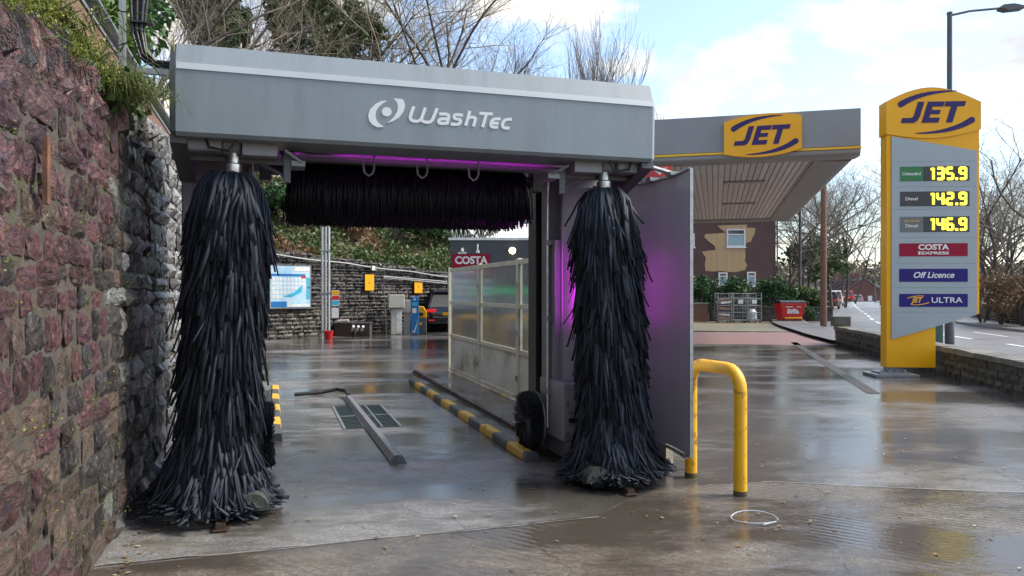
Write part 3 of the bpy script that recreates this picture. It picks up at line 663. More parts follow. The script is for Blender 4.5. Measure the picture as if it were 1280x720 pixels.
# roof brush
rg = np.random.default_rng(8); n = 9000
xx = rg.uniform(-1.0, 1.0, n); ph = rg.uniform(0, 2*np.pi, n); ln = rg.uniform(.34, .44, n)
ph[:2200] = rg.uniform(-.5, np.pi+.5, 2200)
c, s2 = np.cos(ph), np.sin(ph); dr = np.clip(s2, -.2, 1)
yy = np.stack([.04*c, .22*c, .34*c, .37*c*1.02, .36*c], 1)
zz = np.stack([.04*s2, .16*s2, .16*s2-.06-.02*dr, .04*s2-.20, -.1-ln*.75+.05*s2], 1)
xo = xx[:, None] + np.cumsum(rg.normal(0, .012, (n, 5)), 1) + (np.sign(xx)*np.clip(np.abs(xx)-.85, 0, 1)*.3)[:, None]*np.array([0,.2,.5,.8,1])[None]
Vp = np.stack([xo, yy+rg.normal(0,.012,(n,5)), zz], 2)
V, F = strips(Vp, .017, .005, (1, 1, 1, 1, .8), 9, .4)
rb = smooth(lk('roof_brush', MB().tube([(-1.25, 0, 0), (1.25, 0, 0)], .045, 14), grey_dark, gan, (.0, .42, 2.66)))
rbm = npmesh('bristles', V, F); rbm.materials.append(bristle_k); stuff(lk('bristles', rbm, None, rb))
for s_ in (-1, 1):
    lk('bearing', MB().box(s_*1.24-.05, s_*1.24+.05, -.07, .07, -.10, .16), grey_dark, rb)
# curved splash guard on the right
gp = dense([(2.06,-1.05),(2.125,-.75),(2.145,-.45),(2.10,-.15),(1.96,.08),(1.75,.22),(1.47,.27)], 6)
inn = [(x-.012, y-.006) for x, y in gp]
sg = MB(); Z0, Z1 = .262, 2.60
lst = gp + inn[::-1]; sg.prism(lst, Z0, Z1, 'z')
spl = smooth(lk('splash_guard', sg, M('splash_guard_grey', (.44,.45,.46), (.40,.41,.42), 1.4, .30, .38, bump=.04, bscale=5), gan), 30)
lk('edge_trim', MB().box(2.040, 2.070, -1.068, -1.052, Z0-.005, Z1+.005), galv, spl)
rim = dense([(2.05,-1.04),(2.108,-.75),(2.128,-.45),(2.083,-.15),(1.945,.07),(1.74,.205)], 6)
lk('top_rim', MB().tube([(x, y, Z1+.004) for x, y in rim], .012, 6), galv, spl)
lk('bottom_flange', MB().prism([(x-.002, y) for x, y in rim]+[(x-.05, y-.02) for x, y in rim[::-1]], Z0-.012, Z0-.004, 'z'), galv, spl)
for i in (3, 9, 15): lk('flange_bolt', MB().lathe([(.010,Z0-.004),(.010,Z0+.006)], 8, (rim[i][0]-.03, rim[i][1]-.01)), black_pl, spl)
for y0 in (-.62, -.25): lk('stay_bar', MB().tube([(1.72, y0, 2.72), (2.10, y0-.05, 2.62)], .020, 8).box(2.06, 2.15, y0-.1, y0, 2.60, 2.63), galv, spl)
wlab = lk('warning_label', MB().box(-.24, .24, -.012, .0, -.045, .045), red_p, gan, (2.04, -.30, 2.68), (0, R(-4), R(-17)))
lk('arrow_mark', MB().prism([(-.13,-.005),(-.05,.03),(-.05,.012),(.02,.012),(.02,-.016),(-.05,-.016),(-.05,-.035)], -.016, -.0125), white_paint, wlab)
lk('arrow_mark', MB().prism([(.05,.03),(.20,.03),(.125,-.03)], -.016, -.0125), white_paint, wlab)
# cable bracket at the left end
lk('cable_bracket', MB().box(-2.175, -2.135, -.78, -.74, 3.10, 4.55).box(-2.135, -1.84, -.775, -.745, 3.10, 3.14).box(-2.175, -1.6, -.78, -.74, 4.50, 4.55), galv, gan)
cb_ = MB()
for i in range(6):
    o_ = .022*i; q = .02*(i % 2)
    cb_.tube([tuple(p) for p in [Vector((-1.80, -.72+q, 3.16+o_*.4)), Vector((-1.95, -.72+q, 3.155+o_*.5)), Vector((-2.05+o_*.3, -.72+q, 3.22+o_*.6)), Vector((-2.10+o_*.6, -.71+q, 3.38+o_*.3)), Vector((-2.115+o_*.9, -.70+q, 3.62)), Vector((-2.10+o_, -.70+q, 4.0)), Vector((-2.11+o_, -.70+q, 4.5))]], .0115, 7)
lk('hose_bundle', cb_, black_pl, gan)
for z in (3.46, 3.8): lk('cable_tie', MB().box(-2.135, -1.965, -.735, -.66, z, z+.012), black_pl, gan)

# rails, kerbs, floor pieces
for u, lab in ((-.34, 'rusty guide rail under the left foot of the wash gantry'), (2.67, 'rusty guide rail running beside the glass screen')):
    r_ = thing('guide_rail', lab, 'rail', UV(u, 5.4), A, 'wash gantry rails')
    lk('rail_head', MB().box(-.03, .03, 0, 9.6, .012, .055), railst, r_)
    lk('rail_foot', MB().box(-.055, .055, .01, 9.6, .0048, .013), railst, r_)
    bev(lk('end_stop', MB().box(-.05, .05, -.02, .06, .01, .022).tube([(0, .02, .02), (0, .02, .045)], .014, 8), railst, r_), .006)
for u, v0, v1, lab, ph in ((2.31, 6.85, 13.2, 'long yellow and black wheel kerb right of the floor grate', 0), (.02, 8.6, 13.0, 'yellow and black wheel kerb behind the left brush', 1)):
    kb = thing('wheel_kerb', lab, 'kerb', UV(u, v0), A, 'wheel kerbs'); ln = v1-v0
    pr = [(-.065, .0049), (.065, .0049), (.052, .080), (-.042, .088), (-.056, .065)]
    nseg = int(ln/.52); sl_ = ln/nseg
    lk('end_shoe', MB().prism([(-.072,.0049),(.072,.0049),(.06,.085),(-.048,.092)], -.10, -.002, 'y'), grey_dark, kb)
    for i in range(nseg):
        bev(lk('painted_block', MB().prism(pr, i*sl_, (i+1)*sl_-.004, 'y'), (yellow_k if (i+ph) % 2 == 0 else black_k), kb), .008)
gr = thing('floor_grate', 'dark green steel drain grate set in the wash bay floor', 'grate', UV(.80, 9.0), A)
gdark = M('grate_green_black', (.02,.035,.033), (.035,.05,.045), 20, .3, metal=.4)
lk('grate_frame', MB().box(-.03, 0, 0, 1.8, .0048, .016).box(.62, .65, 0, 1.8, .0048, .016).box(.2, .22, 0, 1.8, .0048, .016).box(.41, .43, 0, 1.8, .0048, .016).box(0, .62, .88, .92, .0048, .0155), M('grate_frame_light', (.3,.34,.33), (.2,.22,.22), 20, .35, metal=.5), gr)
for i in range(3):
    for j in range(2):
        p = MB(); x0 = .004+i*.21; y0 = .0+j*.93
        p.box(x0, x0+.19, y0, y0+.87, .0047, .0075)
        for q in range(9): p.box(x0, x0+.19, y0+.04+q*.098, y0+.05+q*.098, .0075, .0135)
        lk('grate_panel', p, gdark, gr)
bm_ = thing('treadle_beam', 'ridged steel floor beam lying across the drain grate', 'floor beam', UV(1.1, 7.06), A+R(.6))
lk('ridge', MB().prism([(-.066,.014),(.066,.014),(.026,.072),(-.026,.072)], 0, 4.45, 'y'), galv, bm_)
for i in range(44): lk('tread_bar', MB().prism([(-.068,.016),(-.030,.076),(.030,.076),(.068,.016),(.058,.016),(.025,.068),(-.025,.068),(-.058,.016)], .05+i*.1, .085+i*.1, 'y'), silver_p, bm_)
lk('end_plate', MB().prism([(-.085,.0055),(.085,.0055),(.036,.085),(-.036,.085)], -.02, 0, 'y').lathe([(.028,-.035),(.028,-.02)], 14, (0,.05), 'y'), grey_dark, bm_)
lk('feed_pipe', MB().tube([(0,4.4,.07),(0,4.75,.09),(-.12,4.95,.10),(-.35,4.95,.06),(-.75,4.9,.05)], .030, 10), black_pl, bm_)
# hoop barrier
def hoop(name, lab, p0, p1, h, r, cr, grp=None):
    p0, p1 = Vector(p0), Vector(p1); d = p1-p0; ln = d.length; rz = math.atan2(d.y, d.x)
    t = thing(name, lab, 'barrier', (p0.x, p0.y, 0), rz, grp); pts = [(0,0,0), (0,0,h-cr)]
    for a in range(15, 91, 15): pts.append((cr-cr*math.cos(R(a)), 0, h-cr+cr*math.sin(R(a))))
    for a in range(90, -1, -15): pts.append((ln-cr+cr*math.cos(R(a)), 0, h-cr+cr*math.sin(R(a))))
    pts.append((ln,0,0)); smooth(lk('hoop_tube', MB().tube(pts, r, 16), yellow_p, t), 60)
    for x in (0, ln): lk('dirt_collar', MB().lathe([(r+.0015,.003),(r+.003,.02),(r+.0015,.045)], 16, (x,0)), M('dirt', (.05,.04,.03), (.1,.08,.04), 20, .8) if 'dirt' not in MATS else MATS['dirt'], t)
    return t
hoop('hoop_barrier', 'thick yellow hoop barrier in front of the curved splash guard', (1.79, 5.96, 0), (1.545, 6.56, 0), .985, .052, .16)
hoop('hoop_barrier', 'yellow hoop barrier behind the left pane of the glass screen', (-1.30, 18.3, 0), (-.62, 18.1, 0), 1.0, .06, .16, 'hoop barriers by the shop')
hoop('hoop_barrier', 'yellow hoop barrier behind the middle pane of the glass screen', (-.22, 18.0, 0), (.46, 17.8, 0), 1.0, .06, .16, 'hoop barriers by the shop')
# loop of wire on the ground
wr = MB(); pts = [(.16*math.cos(R(a)), .10*math.sin(R(a)), .012+.03*max(0, math.sin(R(a)))) for a in range(-20, 335, 15)] + [(.02, -.13, .012)]
x_, y_, _ = G(943, 652)
tag(lk('wire_loop', wr.tube(pts, .005, 7), grey_stripe, None, (x_, y_, .006)), 'loose loop of pale wire lying near the yellow hoop', 'wire')

# ================================================================= GLASS SCREEN
gsc = thing('glass_screen', 'cream framed glazed wash screen of steamed panes in front of the shop', 'screen', UV(3.4, 15.0), A-R(90))
# local x runs from the far end towards the camera, local -y faces the bay
def frosted():
    m = bpy.data.materials.new('steamed_glass'); m.use_nodes = True; n = m.node_tree.nodes; l = m.node_tree.links; b = n['Principled BSDF']
    b.inputs['Base Color'].default_value = (.90,.96,.96,1); b.inputs['Transmission Weight'].default_value = 1; b.inputs['Roughness'].default_value = .12; b.inputs['IOR'].default_value = 1.15
    t = n.new('ShaderNodeTexCoord'); mp = n.new('ShaderNodeMapping'); mp.inputs['Scale'].default_value = (9, 9, .9); l.new(t.outputs['Object'], mp.inputs[0])
    nz_ = n.new('ShaderNodeTexNoise'); nz_.inputs['Scale'].default_value = 2.2; nz_.inputs['Detail'].default_value = 5; l.new(mp.outputs[0], nz_.inputs['Vector'])
    mr = n.new('ShaderNodeMapRange'); mr.inputs[1].default_value = .35; mr.inputs[2].default_value = .7; mr.inputs[3].default_value = .04; mr.inputs[4].default_value = .20; l.new(nz_.outputs['Fac'], mr.inputs[0])
    df = n.new('ShaderNodeBsdfDiffuse'); df.inputs[0].default_value = (.78,.82,.80,1); ms = n.new('ShaderNodeMixShader'); l.new(mr.outputs[0], ms.inputs[0]); l.new(b.outputs[0], ms.inputs[1]); l.new(df.outputs[0], ms.inputs[2])
    l.new(ms.outputs[0], n['Material Output'].inputs[0]); MATS['steamed_glass'] = m; return m
fg = frosted(); H_ = 2.07; ps = [0, 2.3, 4.5, 6.7, 8.9]
for i, x in enumerate(ps):
    lk('post', MB().box(x-.055, x-.004, -.035, .035, .005, H_+.02), cream, gsc)
    if i not in (0, 4): lk('post', MB().box(x+.004, x+.055, -.035, .035, .005, H_+.02), cream, gsc)
    for z in (.35, 1.0, 1.7): lk('hinge', MB().cbox((x, -.045, z), (.05, .02, .07)), galv, gsc)
for i in range(4):
    a, b_ = ps[i]+.056, ps[i+1]-.056
    for z0, z1 in ((.03, .09), (.70, .76), (1.36, 1.42), (2.0, 2.07)): lk('rail', MB().box(a, b_, -.028, .028, z0, z1), cream, gsc)
    for z0, z1 in ((.761, 1.359), (1.421, 1.999)): lk('pane', MB().box(a, b_, -.004, .004, z0, z1), fg, gsc)
    lk('kick_panel', MB().box(a, b_, -.008, .008, .091, .699), cream_p, gsc)

# ================================================================= SHOP
shop = thing('shop_building', 'charcoal flat roofed shop with white roof edge behind the glass screen', 'shop', (-1.62, 20.0, 0), 0)
wl_ = MB().box(0, 5.0, 0, 6.5, -.02, 2.96); lk('wall', wl_, shop_d, shop)
lk('roof_edge', MB().box(-.05, 5.05, -.05, 6.55, 2.962, 3.03), white_paint, shop)
lk('plinth', MB().box(-.012, 5.0, -.012, -.001, .0, .25), grey_dark, shop)
sb_ = lk('sign_board', MB().box(.04, 1.05, -.05, -.002, 2.24, 2.60), costa_r, shop)
text('lettering', 'COSTA', .27, white_paint, sb_, (.545, -.052, 2.425), offset=.010, extrude=.004, width=.86)
sb2 = lk('sign_board', MB().box(.04, 1.05, -.04, -.002, 2.0, 2.235), costa_r, shop)
text('lettering', 'EXPRESS', .12, white_paint, sb2, (.545, -.042, 2.12), offset=.003, extrude=.003, width=.62)
wn_ = lk('window', MB().box(.14, 4.6, -.03, -.002, .55, 1.98), glass_d, shop)
for x in (.12, 1.2, 2.9, 4.6): lk('window_frame', MB().box(x-.03, x+.03, -.045, -.001, .5, 1.995), grey_dark, wn_)
gs = M('green_light_panel', (.02,.3,.10), emit=(.03,.55,.18), estr=.12); lk('green_panel', MB().box(.62, 2.8, -.05, -.032, 1.55, 1.72), gs, wn_)
pc = M('price_card', (.6,.62,.64), rough=.5)
for i in range(5):
    for j in range(3): lk('price_card', MB().box(.2+j*.29, .2+j*.29+(.13 if j < 2 else .3), -.055, -.033, 1.84-i*.17, 1.93-i*.17), pc, wn_)
lk('display_bay', MB().box(1.4, 4.5, -.042, -.031, .62, 1.5), M('display_grey', (.30,.34,.36), (.10,.12,.13), 2.5, .4), wn_)
fl = lk('flood_light', MB().box(1.52, 1.74, -.14, -.01, 2.62, 2.74), grey_dark, shop)
lk('lens', MB().lathe([(.02,-.165),(.075,-.155),(.085,-.141)], 18, (1.63, 2.68), 'y'), M('lamp_glow', (1,.8,.5), emit=(1,.74,.42), estr=9), fl)
cm = lk('security_camera', MB().lathe([(.025,-.22),(.04,-.2),(.04,-.02)], 12, (.32, 2.68), 'y').box(.29, .35, -.1, -.001, 2.72, 2.76), white_paint, shop)
lk('security_camera', MB().tube([(.72,-.02,2.85),(.72,-.1,2.80),(.72,-.12,2.70)], .02, 8).lathe([(.05,2.62),(.05,2.69)], 12, (.72,-.12)), white_paint, shop)
lk('junction_box', MB().box(.2, .42, -.08, -.001, 2.60, 2.65), white_paint, shop)
coil = MB(); pts = [(-.02+.0105*i, .02+.12*math.cos(i*.55), 3.15+.12*math.sin(i*.55)) for i in range(0, 120)]
tag(lk('razor_wire', coil.tube(pts, .010, 5), galv, None, (-1.62, 20.3, 0)), 'coil of razor wire on the corner of the charcoal shop roof', 'razor wire')

# ================================================================= THINGS ALONG THE FAR WALL
def FP(t, d=0.0, z=0.0): q = FC + FD*t + FN*d; return (q.x, q.y, z)
pbm = M('price_board_face', (.55,.70,.80), (.30,.55,.72), 2.5, .4); blue_s = M('sign_blue', (.02,.16,.42), rough=.4); cyan_s = M('sign_cyan', (.05,.42,.60), rough=.4)
pb = thing('wash_price_board', 'large blue and white wash price board on the far stone wall', 'sign', FP(.95, .13), FA)
lk('panel', MB().box(0, 1.55, -.02, .02, 1.07, 2.49), pbm, pb); lk('frame', MB().box(-.03, -.001, -.03, .03, 1.05, 2.51).box(1.551, 1.58, -.03, .03, 1.05, 2.51).box(-.03, 1.58, -.03, .03, 1.03, 1.05).box(-.03, 1.58, -.03, .03, 2.51, 2.53), galv, pb)
lk('title_band', MB().box(.02, 1.35, -.026, -.021, 2.14, 2.22), blue_s, pb); lk('title_band', MB().box(.9, 1.5, -.026, -.021, 2.32, 2.47), white_paint, pb)
lk('footer_band', MB().box(.02, .62, -.026, -.021, 1.09, 1.28), blue_s, pb); lk('footer_band', MB().box(.64, 1.53, -.026, -.021, 1.09, 1.18), white_paint, pb)
lk('side_list', MB().box(1.40, 1.53, -.026, -.021, 1.35, 2.1), cyan_s, pb)
lk('red_badge', MB().box(1.2, 1.36, -.03, -.026, 2.08, 2.16), red_p, pb)
for r_ in range(5):
    for c_ in range(9 - 2*max(0, r_-1)): lk('price_cell', MB().box(.06+c_*.145, .06+c_*.145+.1, -.0262, -.021, 1.98-r_*.15, 2.08-r_*.15), white_paint, pb)
lk('swoosh', MB().prism([(.5,1.45),(.9,1.58),(1.25,1.85),(1.2,1.6),(.8,1.42)], -.0255, -.0212), cyan_s, pb)
for t, z0, z1, lab in ((5.06, 1.66, 2.26, 'plain yellow sign on the far wall above the brick troughs'), (7.5, 1.56, 2.10, 'yellow sign on the far wall above the blue air tower')):
    ys_ = thing('wall_sign', lab, 'sign', FP(t-.16, .12), FA, 'yellow wall signs'); lk('panel', MB().box(0, .42, -.012, .0, z0, z1), sign_y, ys_); lk('mark', MB().lathe([(.05,-.0165),(.05,-.0125)], 14, (.21, (z0+z1)/2), 'y'), M('sign_mark', (.5,.25,.02)) if 'sign_mark' not in MATS else MATS['sign_mark'], ys_)
# conduit run
cd = MB(); pts = [FP(t, .13, FT(t)-.2+.02*math.sin(t*2)) for t in np.arange(.2, 9.3, .45)]
cd.tube(pts, .030, 7); cd.tube([FP(9.2,.13,FT(9)-.25), FP(9.7,.16,FT(9)-.02), FP(11,.16,FT(9)+.1)], .03, 7)
tag(lk('cable_conduit', cd, galv), 'grey cable conduit sagging along the top of the far wall', 'conduit')
tag(lk('drain_pipework', MB().tube([FP(5.9,.15,0), FP(5.75,.15,2.15), FP(9.1,.15,1.95)], .025, 7).tube([FP(5.75,.15,2.2), FP(9.1,.15,2.03)], .025, 7), galv), 'thin grey pipe frame standing against the far wall', 'pipe')
wl_o = thing('wall_lamp', 'small white lamp box on the wall above the yellow sign', 'lamp', FP(5.25, .1, 2.42), FA); lk('housing', MB().box(-.07, .07, -.1, .0, 0, .16), white_paint, wl_o); lk('arm', MB().box(.09, .2, -.04, 0, .03, .06), galv, wl_o)
# triple white post
px_ = P(407, 418, 26.0)
tp = thing('pipe_mast', 'tall mast of three pale steel pipes by the red bucket', 'mast', (px_[0], px_[1], 0), .3)
for dx_ in (-.11, 0, .11): smooth(lk('pipe', MB().tube([(dx_, 0, 0), (dx_, 0, 5.6)], .042, 10), M('mast_pale', (.5,.51,.5), (.4,.41,.4), 4, .45) if 'mast_pale' not in MATS else MATS['mast_pale'], tp))
for z in (.25, 1.55, 3.0, 4.6): lk('clamp', MB().box(-.17, .17, -.05, .05, z, z+.05), galv, tp)
lk('sensor_arm', MB().box(-.6, -.17, -.02, .02, 1.72, 1.78), galv, tp)
ns = lk('notice', MB().box(.2, .46, -.02, 0, 1.12, 1.66), white_paint, tp)
for i, c_ in enumerate((sign_y, red_p, cyan_s)): lk('notice_band', MB().box(.21, .45, -.024, -.0205, 1.50-i*.17, 1.64-i*.17), c_, ns)
lk('notice', MB().box(.2, .44, -.02, 0, .72, 1.05), white_paint, tp)
x_, y_, _ = G(411, 424.5)
bk = thing('bucket', 'small red plastic bucket at the foot of the pipe mast', 'bucket', (x_, y_, 0), .4)
smooth(lk('pail', MB().lathe([(.115,0),(.155,.27),(.165,.275),(.165,.295),(.148,.29),(.11,.02)], 22), red_p, bk), 40); lk('handle', MB().tube([(.16*math.cos(R(a)), .03, .27+.02-.08*math.sin(R(a))) for a in range(0, 181, 20)], .006, 6), white_paint, bk)
# brick troughs
for (p0, p1, lab) in ((418, 440, 'left dark brick trough beside the pipe mast'), (445, 462, 'right dark brick trough holding pale pipe ends')):
    xa, xb = P(p0, 420, 27.4)[0], P(p1, 420, 27.4)[0]
    tr = thing('brick_trough', lab, 'trough', (xa, 27.4, 0), 0, 'brick troughs'); wd = xb-xa
    lk('wall', MB().box(0, wd, 0, .5, 0, .46), mortar_d, tr)
    for r_ in range(6):
        n_ = 3 if wd > .55 else 2
        for c_ in range(n_):
            a = c_*wd/n_+(.0 if r_ % 2 else .0); lk('brick', MB().box(a+.006, a+wd/n_-.006, -.012, .012, .006+r_*.077, .073+r_*.077), brick_d, tr)
    lk('capping', MB().box(-.03, wd+.03, -.03, .53, .461, .50), grey_dark, tr)
for i in range(3):
    pe = tag(lk('pipe_end', MB().tube([(0,0,0),(.10,-.25,.16)], .045, 10), white_paint, None, (P(440+i*6, 410, 27.2)[0], 27.25, .22)), ['left','middle','right'][i] + ' pale pipe end of three between the brick troughs', 'pipe', 'pale pipe ends')
tag(lk('drain_pipe', MB().tube([P(418,325,27.9), P(421,360,27.9), P(425,402,27.8), P(427,406,27.8)], .035, 8).tube([P(418,402,27.7), P(436,401,27.7)], .06, 8), M('pipe_pinkish', (.5,.42,.38), (.42,.38,.36), 5, .5)), 'slanting pale drain pipe in front of the far wall', 'pipe')
# vacuum cabinet, air tower, bins
x_ = P(495, 414, 28.8)[0]
cb2 = thing('vacuum_cabinet', 'cream vacuum cabinet with a wide square head on a narrow stand', 'vacuum unit', (x_, 28.8, 0), .25)
bev(lk('stand', MB().box(-.20, .20, -.16, .16, 0, 1.0), cab_m, cb2), .015); bev(lk('head', MB().box(-.30, .30, -.26, .26, 1.0, 1.5), cab_m, cb2), .02); lk('door', MB().box(.0, .18, -.168, -.161, .06, .94), white_paint, cb2); lk('lock', MB().lathe([(.015,-.178),(.015,-.168)], 8, (.04,.55), 'y'), black_pl, cb2)
x_ = P(508, 412, 29.4)[0]
gb = thing('meter_box', 'small grey meter box on a pedestal between vacuum and air tower', 'cabinet', (x_, 29.4, 0), .2); lk('pedestal', MB().box(-.10, .14, -.08, .08, 0, .8), galv, gb); bev(lk('box', MB().box(-.2, .2, -.12, .12, .8, 1.28), M('grey_box', (.32,.33,.32), (.26,.27,.26), 4, .5), gb), .015)
x_ = P(518.5, 414, 28.2)[0]
at_ = thing('air_tower', 'narrow blue air and water tower with white print', 'air machine', (x_, 28.2, 0), .12)
bev(lk('body', MB().box(-.15, .15, -.13, .13, 0, 1.42), M('air_blue', (.015,.14,.36), (.02,.2,.45), 1.5, .35), at_), .015)
lk('top_sign', MB().box(-.13, .13, -.142, -.131, 1.27, 1.40), blue_s, at_); lk('arrow', MB().prism([(-.06,1.30),(.06,1.30),(0,1.38)], -.147, -.1425), white_paint, at_)
lk('print', MB().box(-.09, .06, -.137, -.131, .82, 1.0).prism([(-.12,.1),(-.02,.18),(.06,.4),(.12,.62),(.06,.3),(.0,.12)], -.137, -.131), white_paint, at_); lk('screen', MB().box(-.1, .1, -.137, -.131, 1.08, 1.22), cyan_s, at_); lk('base', MB().box(-.17, .17, -.15, .15, .0, .05), grey_dark, at_)
x_ = P(526, 414, 29.0)[0]
yb = thing('litter_bin', 'black litter bin with yellow hood beside the air tower', 'bin', (x_, 29.0, 0), .1)
bev(lk('body', MB().box(-.22, .22, -.2, .2, 0, .62), grey_dark, yb), .03); bev(lk('hood', MB().prism([(-.22,.62),(.22,.62),(.22,.86),(.1,1.05),(-.22,1.05)], -.2, .2, 'y'), sign_y, yb), .02); lk('opening', MB().box(-.15, .1, -.207, -.201, .70, .82), black_pl, yb); lk('badge', MB().lathe([(.06,-.207),(.06,-.201)], 12, (0,.4), 'y'), sign_y, yb)
x_ = P(543, 395, 33)[0]
bsn = thing('post_sign', 'small blue post sign behind the black car', 'sign', (x_, 33.5, 0)); lk('post', MB().tube([(0,0,0),(0,0,2)], .03, 8), galv, bsn); lk('plate', MB().box(-.2, .2, -.04, -.03, 1.45, 1.75), cyan_s, bsn)

# ================================================================= CARS
def car(lab, loc, rz, paint, Lc=4.6, W=1.85, H=1.65, suv=True, plate='yellow', grp=None, rear=True, name='parked_car'):
    t = thing(name, lab, 'car', loc, rz, grp); hw = W/2; hl = Lc/2
    # rear at -y, front at +y ; body stations: y, zlo, zhi, half width
    S = [(-hl, .42, .78, hw*.80), (-hl+.06, .34, .98, hw*.92), (-hl+.35, .28, 1.03, hw), (-hl*.3, .26, 1.01, hw), (hl*.35, .26, .99, hw), (hl*.5, .27, .96, hw*.99), (hl-.45, .29, .86, hw*.96), (hl-.08, .34, .74, hw*.86), (hl, .40, .62, hw*.72)]
    m = MB(); rows = []
    for y, a, b_, q in S: rows.append([(-q*.92,y,a),(-q,y,a+.14),(-q,y,(a+b_)/2+.05),(-q*.97,y,b_-.07),(-q*.88,y,b_),(q*.88,y,b_),(q*.97,y,b_-.07),(q,y,(a+b_)/2+.05),(q,y,a+.14),(q*.92,y,a)])
    k = 10; m.add([p for r in rows for p in r], [(i*k+j, i*k+(j+1) % k, (i+1)*k+(j+1) % k, (i+1)*k+j) for i in range(len(S)-1) for j in range(k)] + [tuple(range(k-1,-1,-1)), tuple((len(S)-1)*k+j for j in range(k))])
    body = smooth(lk('body', m, paint, t), 35)
    # greenhouse
    gy = [(-hl+.12, 1.0, hw*.86), (-hl+.42 if suv else -hl+.8, H-.06, hw*.70), (-hl*.2, H, hw*.74), (hl*.12, H-.04, hw*.73), (hl*.5, .97, hw*.86)]
    pl = [(y, z) for y, z, q in gy]; g = MB(); vs = [(-q, y, z) for y, z, q in gy] + [(q, y, z) for y, z, q in gy]; g.add(vs, [(0,1,2,3,4), (9,8,7,6,5)] + [(i, i+5, i+6, i+1) for i in range(4)])
    lk('window_glass', g, M('car_glass', (.03,.035,.04), rough=.04, spec=.9) if 'car_glass' not in MATS else MATS['car_glass'], t)
    rf = MB(); rr_ = [(gy[1][0]-.10, gy[1][1]-.02, gy[1][2]+.02), (gy[1][0]+.05, H-.01, gy[1][2]+.03), (gy[2][0], H+.025, gy[2][2]+.02), (gy[3][0]+.04, H-.02, gy[3][2]+.02)]
    rf.grid([[(-q, y, z) for y, z, q in rr_], [(-q*.8, y, z+.03) for y, z, q in rr_], [(q*.8, y, z+.03) for y, z, q in rr_], [(q, y, z) for y, z, q in rr_]]); sm = lk('roof', rf, paint, t); so_ = sm.modifiers.new('solid', 'SOLIDIFY'); so_.thickness = .05; smooth(sm, 50)
    for s_ in (-1, 1):
        for i, j in ((0, 1), (3, 4)):
            a, b_ = gy[i], gy[j]; lk('pillar', MB().tube([(s_*a[2], a[0], a[1]-.02), (s_*b_[2], b_[0], b_[1])], .045, 6), paint, t)
        lk('pillar', MB().tube([(s_*hw*.87, -hl*.05, 1.0), (s_*hw*.745, -hl*.08, H)], .04, 6), black_pl, t)
        lk('wing_mirror', MB().cbox((s_*(hw+.06), hl*.38, 1.02), (.18, .10, .13)), paint, t)
        for yy in (-hl*.60, hl*.62):
            wh = smooth(lk('wheel', MB().lathe([(.20, s_*hw*.98-.11),(.33, s_*hw*.98-.11),(.345, s_*hw*.98-.07),(.345, s_*hw*.98+.03),(.33, s_*hw*.98+.06),(.22, s_*hw*.98+.05)], 22, (yy, .345), 'x'), tyre, t), 40)
            lk('rim', MB().lathe([(.05, s_*hw*.98+.065),(.21, s_*hw*.98+.055),(.22, s_*hw*.98+.04)], 16, (yy, .345), 'x'), galv, wh)
        tl = M('tail_lamp', (.35,.01,.015), rough=.2, emit=(.9,.02,.03), estr=.25) if 'tail_lamp' not in MATS else MATS['tail_lamp']
        bev(lk('tail_light', MB().box(min(s_*hw*.55, s_*hw*.93), max(s_*hw*.55, s_*hw*.93), -hl-.01, -hl+.22, .80, .93), tl, t), .02)
        lk('headlight', MB().box(min(s_*hw*.45, s_*hw*.84), max(s_*hw*.45, s_*hw*.84), hl-.30, hl-.03, .62, .75), white_paint, t)
        lk('reflector', MB().box(min(s_*hw*.6, s_*hw*.85), max(s_*hw*.6, s_*hw*.85), -hl-.01, -hl+.05, .46, .51), tl, t)
    nm = sign_y if plate == 'yellow' else white_paint
    lk('number_plate', MB().box(-.26, .26, -hl-.025, -hl+.02, .68, .79), nm, t); lk('bumper', MB().box(-hw*.78, hw*.78, -hl-.03, -hl+.1, .36, .47), black_pl, t)
    lk('trim_strip', MB().box(-hw*.7, hw*.7, -hl-.015, -hl+.02, .60, .625), galv, t)
    lk('grille', MB().box(-hw*.4, hw*.4, hl-.06, hl+.012, .45, .6), black_pl, t)
    return t
cp_black = M('black_car_paint', (.010,.011,.016), rough=.12, spec=.7); cp_grey = M('dark_car_paint', (.03,.033,.04), rough=.15, spec=.7)
cp_white = M('white_car_paint', (.6,.6,.6), rough=.2); cp_red = M('red_car_paint', (.45,.02,.02), rough=.2); cp_sil = M('silver_car_paint', (.25,.28,.31), rough=.25)
car('black car with yellow rear plate parked left of the shop', (-2.72, 32.4, 0), R(6), cp_black, 4.7, 1.9, 1.62)
car('dark car half hidden behind the black car and the litter bin', (-3.9, 36.2, 0), R(28), cp_grey, 4.6, 1.85, 1.66)

# ================================================================= FORECOURT CANOPY
cn = thing('forecourt_canopy', 'large flat grey petrol canopy with yellow stripe right of the gantry', 'canopy', (7.62, 16.6, 0), B)
CW, CD, ZB, ZT = -6.4, 16.3, 4.60, 5.62
def fasc(x0, x1, y0, y1, nm='fascia'): return lk(nm, MB().box(x0, x1, y0, y1, 4.80, ZT), canopy_g, cn)
fasc(CW, 0, 0, .35); fasc(-.35, 0, .351, CD-.351); fasc(CW, 0, CD-.35, CD); fasc(CW, CW+.35, .351, CD-.351)
for x in (-4.6, -2.3): lk('fascia_joint', MB().box(x-.006, x+.006, -.004, .0, 4.82, ZT-.01), canopy_d, cn)
def rimprof(s): return [(0,4.73),(.02,4.655),(.08,4.61),(.18,4.595),(.85,4.64),(.85,4.70),(.3,4.73)]
lk('lower_edge', MB().prism([(y, z) for y, z in rimprof(0)], CW, 0, 'x'), canopy_d, cn)
lk('lower_edge', MB().prism([(-y, z) for y, z in rimprof(0)], .86, CD-.001, 'y'), canopy_d, cn)
